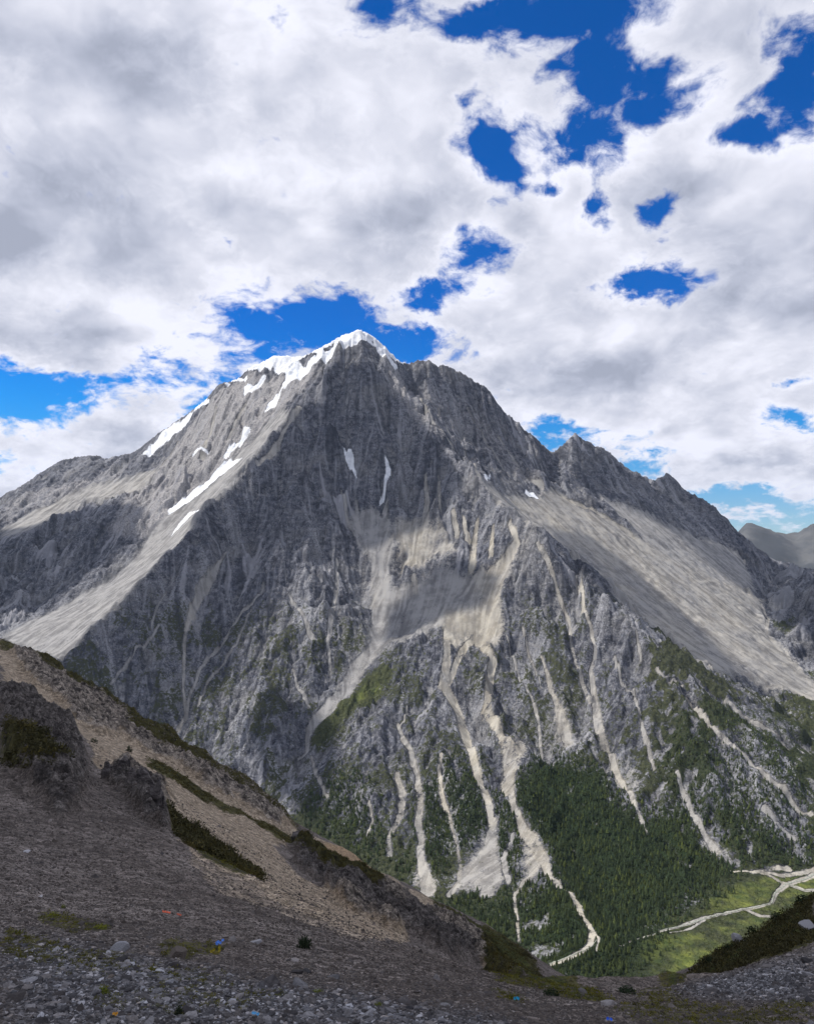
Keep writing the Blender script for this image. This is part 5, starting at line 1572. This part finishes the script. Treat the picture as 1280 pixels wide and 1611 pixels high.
# ------------------------------------------------------------------ loose stones of the near scree
def at_n(px, py):
    p = castn([(px, py)])[0]
    z = ground_n(np.array([p[0]]), np.array([p[1]]))[0]
    return float(p[0]), float(p[1]), float(z)


M_STONE = bpy.data.materials.new('loose_stone'); M_STONE.use_nodes = True
t = NT(M_STONE.node_tree)
P = t.n('ShaderNodeNewGeometry').outputs['Position']
oi = t.n('ShaderNodeObjectInfo')
tone = t.m('ADD', t.attr('tone'), t.m('MULTIPLY', t.attr('solo'), t.m('MULTIPLY_ADD', oi.outputs['Random'], .7, -.45)))
nn_ = t.noise(P, 40, 5, .65)
base = t.mix(t.attr('hue'), t.mix(t.ss(tone, .1, 1.3), (.040, .040, .046), (.56, .56, .60)), t.mix(t.ss(tone, .1, 1.3), (.070, .058, .052), (.44, .37, .32)))
base = t.mix(t.ss(nn_, .35, .65), t.mix(1.0, base, (.75, .75, .75), 'MULTIPLY'), base)
bp = t.n('ShaderNodeBump', {'Height': nn_, 'Distance': .01, 'Strength': .6})
b = t.n('ShaderNodeBsdfPrincipled', {'Base Color': base, 'Roughness': .9, 'Normal': bp.outputs[0]})
b.inputs['Specular IOR Level'].default_value = .2
t.n('ShaderNodeOutputMaterial', {'Surface': b.outputs[0]})

RT = [rock_vf(900 + s, 0, 6, (1, rs.uniform(.6, .95), rs.uniform(.35, .65)), .12) for s in range(14)]
ns = 230000
su = rs.uniform(-.66, .68, ns)
sy = np.exp(rs.uniform(math.log(4.6), math.log(112), ns))
sx = su * sy
gz = zone_at('grey', sx, sy)
ssz = .0034 * sy ** .74 * np.exp(rs.randn(ns) * .46) * (1 + (rs.rand(ns) < .006) * rs.uniform(.3, 1.1, ns)) * (.85 + .35 * np.clip(gz, 0, 1))
mz = zone_at('moss', sx, sy)
keep = (rs.rand(ns) > .55 * np.clip(mz, 0, 1)) & (rs.rand(ns) < (.75 + .25 * np.clip(gz, 0, 1)) * np.where(sy > 70, .6, 1))
su, sy, sx, ssz, gz = su[keep], sy[keep], sx[keep], ssz[keep], gz[keep]
sz_ = ground_n(sx, sy)
vis = np.abs(su) < .56
app = ssz / sy * vis
big = np.argsort(-app)[:240]
isbig = np.zeros(len(su), bool); isbig[big] = True
tone_ = np.clip(.10 + .62 * rs.rand(len(su)) ** 1.5 + (rs.rand(len(su)) < .05 + .09 * np.clip(gz, 0, 1)) * (.3 + .8 * rs.rand(len(su))), 0, 1.4) * (.62 + .45 * np.clip(gz, 0, 1))
hue_ = np.clip(.95 - gz * .8 + rs.randn(len(su)) * .2, 0, 1)
S3 = np.stack([ssz * rs.uniform(.8, 1.3, len(su)), ssz * rs.uniform(.8, 1.3, len(su)), ssz * rs.uniform(.7, 1.2, len(su))], 1)
pos = np.stack([sx, sy, sz_ + ssz * .05], 1)
nb = ~isbig & (sy < 24)
nf = ~isbig & (sy >= 24)
CH = []
for q in range(8):
    V_o = np.array([(1, 0, 0), (-1, 0, 0), (0, .8, 0), (0, -.8, 0), (0, 0, .6), (0, 0, -.6)]) * rs.uniform(.7, 1.2, (6, 1)) + rs.randn(6, 3) * .14
    CH.append((V_o, np.array([(0, 2, 4), (2, 1, 4), (1, 3, 4), (3, 0, 4), (2, 0, 5), (1, 2, 5), (3, 1, 5), (0, 3, 5)]), rs.uniform(.3, .7, 6)))
tag(scatter('gravel', RT, pos[nb], S3[nb], M_STONE, tone_[nb], hue_[nb]), kind='stuff')
tag(scatter('far_gravel', CH, pos[nf], S3[nf], M_STONE, tone_[nf], hue_[nf]), kind='stuff')
rock_me = []
for s in range(9):
    V, Fc, T = rock_vf(950 + s, 2, 16 + s % 4, (1.15, .85 + .05 * (s % 4), .50 + .07 * (s % 3)), .02)
    me = mesh_tone('stone', V, Fc, None, T * .5 + .25, np.full(len(V), .15 + .1 * (s % 5)))
    add_attr(me, 'solo', np.full(len(V), 1.0))
    me.materials.append(M_STONE)
    rock_me.append(me)
for k, i in enumerate(np.where(isbig)[0]):
    ob = bpy.data.objects.new('stone', rock_me[k % 9])
    COL.objects.link(ob)
    ob.location = pos[i]
    ob.scale = S3[i] * 1.05
    ob.rotation_euler = (rs.uniform(-.35, .35), rs.uniform(-.35, .35), rs.uniform(0, 6.28))
    tag(ob, 'angular loose grey stone lying among the gravel of the near scree', 'stone', 'larger loose stones on the near scree')


def lone_rock(px, py, wpx, label, tone, hue, seed, el=(1, .7, .6), name='rock', sink=.25):
    x, y, z = at_n(px, py)
    r = wpx / 2 / F * y
    V, Fc, T = rock_vf(seed, 3, 12, el, .015)
    me = mesh_tone(name, V * r, Fc, None, np.full(len(V), tone) + (T - .5) * .1, np.full(len(V), hue))
    me.materials.append(M_STONE)
    ob = bpy.data.objects.new(name, me); COL.objects.link(ob)
    ob.location = (x, y, z + r * el[2] * (1 - sink * 2))
    ob.rotation_euler = (.1, .1, seed * .7)
    return tag(ob, label, 'rock')


lone_rock(280, 1504, 36, 'brown rounded boulder beside the mossy strip left of the blue flower', .38, 1.0, 21, (1, .7, .62))
lone_rock(253, 1529, 17, 'white quartz stone lying on dark gravel below the brown boulder', 1.3, .05, 22)
lone_rock(187, 1497, 26, 'pale blue grey boulder next to a white stone in the moss', .75, .0, 23, (1, .7, .6))
lone_rock(171, 1501, 10, 'small bright white stone leaning against the pale blue grey boulder', 1.3, .05, 24)
lone_rock(126, 1583, 16, 'smooth light grey round stone below the bright green cushion', .95, .1, 25, (1, .8, .45))
lone_rock(65, 1598, 15, 'white angular stone near the bottom left corner', 1.25, .0, 26)
lone_rock(463, 1514, 22, 'flat pale brown slab below the dark green bush', .8, .6, 27, (1, .6, .3))
lone_rock(42, 1343, 11, 'lone white stone high on the brown scree at the left', 1.3, .1, 28, (1, .6, .35))
lone_rock(64, 1412, 9, 'small pale stone standing on the scree at the left', 1.1, .3, 29)
lone_rock(1160, 1475, 20, 'grey boulder among the dark shrubs of the right hillside', .8, .1, 30, (1, .8, .8))
lone_rock(1272, 1457, 26, 'large pale boulder near the right edge among dark shrubs', .8, .1, 31, (1, .8, .6))
lone_rock(20, 1204, 10, 'white rock in the moss under the shaded cliff at the left', 1.3, .1, 32, (1, .7, .6))
lone_rock(176, 1542, 13, 'rusty brown stone in the gravel left of the white quartz stone', .5, 1.0, 33)
lone_rock(24, 1578, 34, 'large dark flat rock half buried at the left edge', .22, .5, 34, (1, .8, .35))

# ------------------------------------------------------------------ crags standing out of the near slope
M_CRAG = bpy.data.materials.new('crag_rock'); M_CRAG.use_nodes = True
t = NT(M_CRAG.node_tree)
P = t.n('ShaderNodeNewGeometry').outputs['Position']
mp = t.n('ShaderNodeMapping', {0: P}); mp.inputs['Rotation'].default_value = (.2, .5, .3); mp.inputs['Scale'].default_value = (.6, .6, 1.8)
a1 = t.noise(mp, .8, 8, .72); a2 = t.noise(P, 3.5, 6, .7)
c = t.mix(t.ss(a1, .38, .62), (.065, .058, .060), (.24, .215, .21))
c = t.mix(t.ss(a2, .56, .72, 0, .6), c, (.23, .20, .19))
bp = t.n('ShaderNodeBump', {'Height': t.m('ADD', t.m('MULTIPLY', a1, .9), t.m('MULTIPLY', a2, .22)), 'Distance': 1.0, 'Strength': 1.0})
b = t.n('ShaderNodeBsdfPrincipled', {'Base Color': c, 'Roughness': .95, 'Normal': bp.outputs[0]})
b.inputs['Specular IOR Level'].default_value = .1
t.n('ShaderNodeOutputMaterial', {'Surface': b.outputs[0]})


def crag(spots, label, seed):
    """spots: (px, py, width px, height px) blocks that make up one outcrop"""
    r = np.random.RandomState(seed)
    root = None
    x0, y0, z0 = at_n(spots[0][0], spots[0][1])
    if len(spots) > 1:
        root = bpy.data.objects.new('rock_outcrop', None); COL.objects.link(root)
        root.location = (x0, y0, z0)
    for q, (px, py, wp_, hp) in enumerate(spots):
        Vs, Fs, b0 = [], [], 0
        x, y, z = at_n(px, py)
        rw_, rh = wp_ / 2 / F * y, hp / F * y
        for k in range(4):
            V, Fc, T = rock_vf(seed * 13 + q * 5 + k, 4, 13, (1, .9, 1), .0)
            V = V * np.array([rw_ * r.uniform(.5, .85), rw_ * r.uniform(.5, .8), rh * r.uniform(.6, .95)])
            d = fbm(V[:, 0] * 1.0 + V[:, 1] * .7 + seed, V[:, 2] * .55 + V[:, 1] * .7, 1.8, 5, .62, 77 + k, True) * .30 * rw_ ** .6
            V = V * (1 + (d / (np.linalg.norm(V, axis=1) + .5)))[:, None]
            V = V + np.array([x + r.uniform(-.5, .5) * rw_, y + r.uniform(-.3, .5) * rw_, z + rh * .05]) - np.array([x0, y0, z0])
            Vs.append(V); Fs.append(Fc + b0); b0 += len(V)
        ob = link('rock_tower' if root else 'rock_outcrop', mesh_np('rock_tower', np.concatenate(Vs), np.concatenate(Fs), False), M_CRAG, root)
        if not root:
            ob.location = (x0, y0, z0)
    return tag(root or ob, label, 'rock outcrop')


crag([(222, 1275, 42, 46), (244, 1304, 28, 34), (196, 1245, 22, 34)], 'dark jagged tower of rock rising from the scree above the shrub strip', 41)
crag([(478, 1338, 32, 30)], 'dark round outcrop on the tan slope where the spur dips', 43)
crag([(168, 1236, 20, 18)], 'small spiky outcrop left of the jagged tower', 46)

# ------------------------------------------------------------------ low plants
M_LEAF = plain('low_leaves', (.055, .052, .024), trans=(1.9, 1.6, .8), lo=.45, hi=1.5)
LC = [leaf_clump(60 + s, 26, .5, .30) for s in range(6)]
n_ = 60000
pu = rs.uniform(-.60, .60, n_); pl_ = rs.uniform(math.log(60), math.log(268), n_)
py_ = np.exp(pl_); px_ = pu * py_
mz = zone_at('moss', px_, py_)
keep = (mz > .3) & (rs.rand(n_) < np.clip(mz, 0, 1) * np.clip(.75 + 1.6 * fbm(px_, py_, 7, 4, .6, 991), .1, 1))
px_, py_ = px_[keep], py_[keep]
pz_ = ground_n(px_, py_)
keep = pz_ / py_ > -.72
px_, py_, pz_ = px_[keep], py_[keep], pz_[keep]
thick = ((px_ > -40) & (px_ < -15) & (py_ < 110)) | (px_ > 30)
ps = rs.uniform(.30, .65, len(px_)) * (1 + .7 * thick)
hu = np.clip(rs.rand(len(px_)) * .9 - .35 * thick, 0, 1)
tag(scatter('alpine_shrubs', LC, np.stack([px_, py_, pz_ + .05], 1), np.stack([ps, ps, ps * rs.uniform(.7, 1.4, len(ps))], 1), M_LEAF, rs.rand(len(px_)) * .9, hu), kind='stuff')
n_ = 26000
pu = rs.uniform(-.62, .62, n_); pl_ = rs.uniform(math.log(5), math.log(60), n_)
py_ = np.exp(pl_); px_ = pu * py_
mz = zone_at('moss', px_, py_)
keep = (mz > .2) & (rs.rand(n_) < np.clip(mz, 0, 1) * .8) & (fbm(px_, py_, 1.1, 4, .6, 990) > -.22)
px_, py_ = px_[keep], py_[keep]
pz_ = ground_n(px_, py_)
ps = rs.uniform(.035, .085, len(px_)) * (py_ / 12) ** .8
M_MOSS = plain('moss_leaves', (.075, .080, .020), trans=(2.0, 1.7, .7), lo=.4, hi=1.5)
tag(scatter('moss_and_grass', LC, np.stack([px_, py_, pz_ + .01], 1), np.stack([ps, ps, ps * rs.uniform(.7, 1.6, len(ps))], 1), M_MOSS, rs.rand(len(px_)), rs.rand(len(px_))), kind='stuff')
M_BRIGHT = plain('cushion_leaves', (.14, .17, .025), trans=(1.4, 1.1, .8), lo=.5, hi=1.4)
M_DARK = plain('bush_leaves', (.022, .034, .018), trans=(1.4, 1.3, 1.0), lo=.4, hi=1.6)


def tuft(px, py, wpx, hpx, name, cat, label, mat, seed, n=260, hue=.3):
    x, y, z = at_n(px, py)
    r, h = wpx / 2 / F * y, hpx / F * y
    V, Fc, T = leaf_clump(seed, n, 1.0, .22)
    me = mesh_tone(name, V * np.array([r, r * .8, h]), Fc, None, T, np.random.RandomState(seed).rand(len(V)) * hue)
    ob = link(name, me, mat)
    ob.location = (x, y, z - h * .05)
    return tag(ob, label, cat)


tuft(161, 1566, 24, 14, 'cushion_plant', 'plant', 'bright green cushion plant alone in the grey gravel', M_BRIGHT, 71, 420)
tuft(500, 1563, 19, 7, 'cushion_plant', 'plant', 'small yellow green cushion right of the light blue flower', M_BRIGHT, 72)
tuft(595, 1583, 15, 7, 'cushion_plant', 'plant', 'faint yellow green cushion near the bottom centre of the slope', M_BRIGHT, 73)
tuft(100, 1428, 9, 6, 'cushion_plant', 'plant', 'tiny yellow tuft on the scree above the mossy patches', M_BRIGHT, 74)
tuft(83, 1445, 24, 8, 'cushion_plant', 'plant', 'yellow green mat on the upper left mossy patch', M_BRIGHT, 75, hue=1)
tuft(158, 1463, 26, 7, 'cushion_plant', 'plant', 'yellow green mat at the right end of the upper mossy patch', M_BRIGHT, 76, hue=1)
tuft(478, 1493, 26, 20, 'bush', 'bush', 'single dark green bush standing on the open brown scree', M_DARK, 77, 520)
tuft(866, 1568, 28, 13, 'bush', 'bush', 'dark low bush at the brow of the scree under the valley view', M_DARK, 78, 420)
tuft(985, 1563, 34, 11, 'bush', 'bush', 'dark spreading bush on the brow below the forest', M_DARK, 79, 420)
tuft(148, 1180, 13, 9, 'bush', 'bush', 'dark round bush on tan scree right of the shaded cliff', M_DARK, 80, 260)
tuft(203, 1188, 13, 10, 'bush', 'bush', 'dark round bush on tan scree above the jagged tower', M_DARK, 81, 260)
tuft(282, 1598, 15, 20, 'bush', 'bush', 'dark dry tuft among grey stones near the bottom edge', M_DARK, 82, 260)
for k, (px, py, wpx, lb) in enumerate([(1115, 1512, 22, 'dark shrub on the skyline of the right hillside, lowest of five'), (1150, 1490, 24, 'dark shrub on the skyline of the right hillside, beside a grey boulder'),
                                       (1185, 1466, 26, 'dark shrub on the skyline of the right hillside, middle one'), (1222, 1446, 24, 'dark shrub on the skyline of the right hillside, fourth upward'),
                                       (1262, 1420, 28, 'dark shrub on the skyline of the right hillside, nearest the right edge')]):
    tuft(px, py + 4, wpx, wpx * .6, 'bush', 'bush', lb, M_DARK, 90 + k, 300)['group'] = 'shrubs along the right skyline'

M_STEM = plain('stem_green', (.06, .085, .03))
M_YEL = plain('yellow_petal', (.22, .18, .02), lo=.8, hi=1.2)


def flower(px, py, wpx, hpx, label, color, blooms, seed, yellow=False):
    r = random.Random(seed)
    x, y, z = at_n(px, py)
    sc = y / F
    root = bpy.data.objects.new('alpine_flower', None); COL.objects.link(root)
    root.location = (x, y, z)
    tag(root, label, 'flower', None)
    pm = plain('petal', color, .6, lo=.8, hi=1.2)
    V, Fc, T = leaf_clump(seed, 130, 1.0, .26)
    link('leaves', mesh_tone('leaves', V * np.array([wpx * .55 * sc, wpx * .4 * sc, hpx * .45 * sc]), Fc, None, T), M_YEL if yellow else M_LEAF, root)
    for k in range(blooms):
        bx, by, bz = r.uniform(-.5, .5) * wpx * sc, r.uniform(-.3, .3) * wpx * sc, hpx * sc * r.uniform(.65, 1.0)
        rad = .0035 * y * .32
        sv = [(a * .12 * rad, b_ * .12 * rad, 0) for a, b_ in ((1, 0), (-.5, .87), (-.5, -.87))] + [(bx + a * .1 * rad, by + b_ * .1 * rad, bz) for a, b_ in ((1, 0), (-.5, .87), (-.5, -.87))]
        link('stem', mesh_tone('stem', np.array(sv), np.array([(0, 1, 4, 3), (1, 2, 5, 4), (2, 0, 3, 5)]), None), M_STEM, root)
        pv, pf = [], []
        for q in range(6):
            a = q * 6.283 / 6 + r.uniform(-.2, .2)
            b0 = len(pv)
            ca, sa = math.cos(a), math.sin(a)
            for (rr, ww_, zz) in ((.12, .12, 0), (.6, .5, .28), (1.1, .34, .40)):
                pv += [(rad * 1.6 * (ca * rr - sa * ww_), rad * 1.6 * (sa * rr + ca * ww_), rad * zz * 1.6), (rad * 1.6 * (ca * rr + sa * ww_), rad * 1.6 * (sa * rr - ca * ww_), rad * zz * 1.6)]
            pf += [(b0, b0 + 1, b0 + 3, b0 + 2), (b0 + 2, b0 + 3, b0 + 5, b0 + 4)]
        bl = link('blossom', mesh_tone('blossom', np.array(pv), np.array(pf), None), pm, root)
        bl.location = (bx, by, bz)
        bl.rotation_euler = (.7 + r.uniform(-.3, .3), r.uniform(-.4, .4), 0)
    return root


flower(345, 1491, 12, 14, 'blue flower cluster above yellow leaves at the end of the mossy strip', (.10, .25, .75), 5, 51)
flower(339, 1503, 16, 9, 'yellow flowering clump just below the tallest blue flower', (.28, .22, .02), 4, 52, True)
flower(400, 1602, 11, 8, 'light blue flower near the bottom edge beside a dark tuft', (.12, .42, .75), 3, 53)
flower(811, 1575, 8, 6, 'turquoise flower on the brow of the scree left of the dark bush', (.03, .35, .60), 3, 54)
flower(960, 1609, 10, 9, 'deep blue flower at the bottom edge right of centre', (.05, .16, .80), 4, 55)
flower(178, 1601, 12, 8, 'orange yellow flower at the bottom edge below the green cushion', (.60, .28, .03), 3, 56)

M_RIB = plain('ribbon_cloth', (.80, .16, .09), lo=.9, hi=1.1)
for px, py, ln_, lb in ((262, 1437, 15, 'longer torn orange red ribbon strip lying on the brown scree'), (282, 1440, 8, 'short orange scrap of ribbon lying right of the longer strip')):
    x, y, z = at_n(px, py)
    L = ln_ / F * y
    V, Fc = [], []
    for k in range(13):
        s = (k / 12 - .5) * L
        gz_ = float(ground_n(np.array([x + s]), np.array([y - s * .5]))[0])
        hw = L * .11 * (.6 + .4 * math.sin(k * 1.3) ** 2)
        V += [(s, -s * .5 - hw, gz_ - z + .02 + .02 * math.sin(k * 2.1)), (s, -s * .5 + hw, gz_ - z + .05 + .03 * math.sin(k * 1.7 + 1)), (s, -s * .5 + hw, gz_ - z + .044 + .03 * math.sin(k * 1.7 + 1)), (s, -s * .5 - hw, gz_ - z + .014 + .02 * math.sin(k * 2.1))]
        if k:
            for e in range(4):
                Fc.append((k * 4 - 4 + e, k * 4 - 4 + (e + 1) % 4, k * 4 + (e + 1) % 4, k * 4 + e))
    ob = link('ribbon', mesh_tone('ribbon', np.array(V), np.array(Fc), None, smooth=True), M_RIB)
    ob.location = (x, y, z)
    tag(ob, lb, 'ribbon')

# ------------------------------------------------------------------ air between here and the far ridges
ht = 1420.0
hv = np.array([(-9000, -1500, -1121), (16000, -1500, -1121), (16000, 27000, -1121), (-9000, 27000, -1121), (-9000, -1500, ht), (16000, -1500, ht), (16000, 27000, ht), (-9000, 27000, ht)], float)
hf = np.array([(0, 3, 2, 1), (4, 5, 6, 7), (0, 1, 5, 4), (1, 2, 6, 5), (2, 3, 7, 6), (3, 0, 4, 7)])
M_HAZE = bpy.data.materials.new('haze_air'); M_HAZE.use_nodes = True
t = NT(M_HAZE.node_tree)
v = t.n('ShaderNodeVolumePrincipled', {'Color': (.55, .72, 1.0), 'Density': .000011, 'Anisotropy': .2})
t.n('ShaderNodeOutputMaterial', {'Volume': v.outputs[0]})
tag(link('haze', mesh_np('haze', hv, hf, False), M_HAZE), kind='stuff')
print('done', round(time.time() - T0, 1))
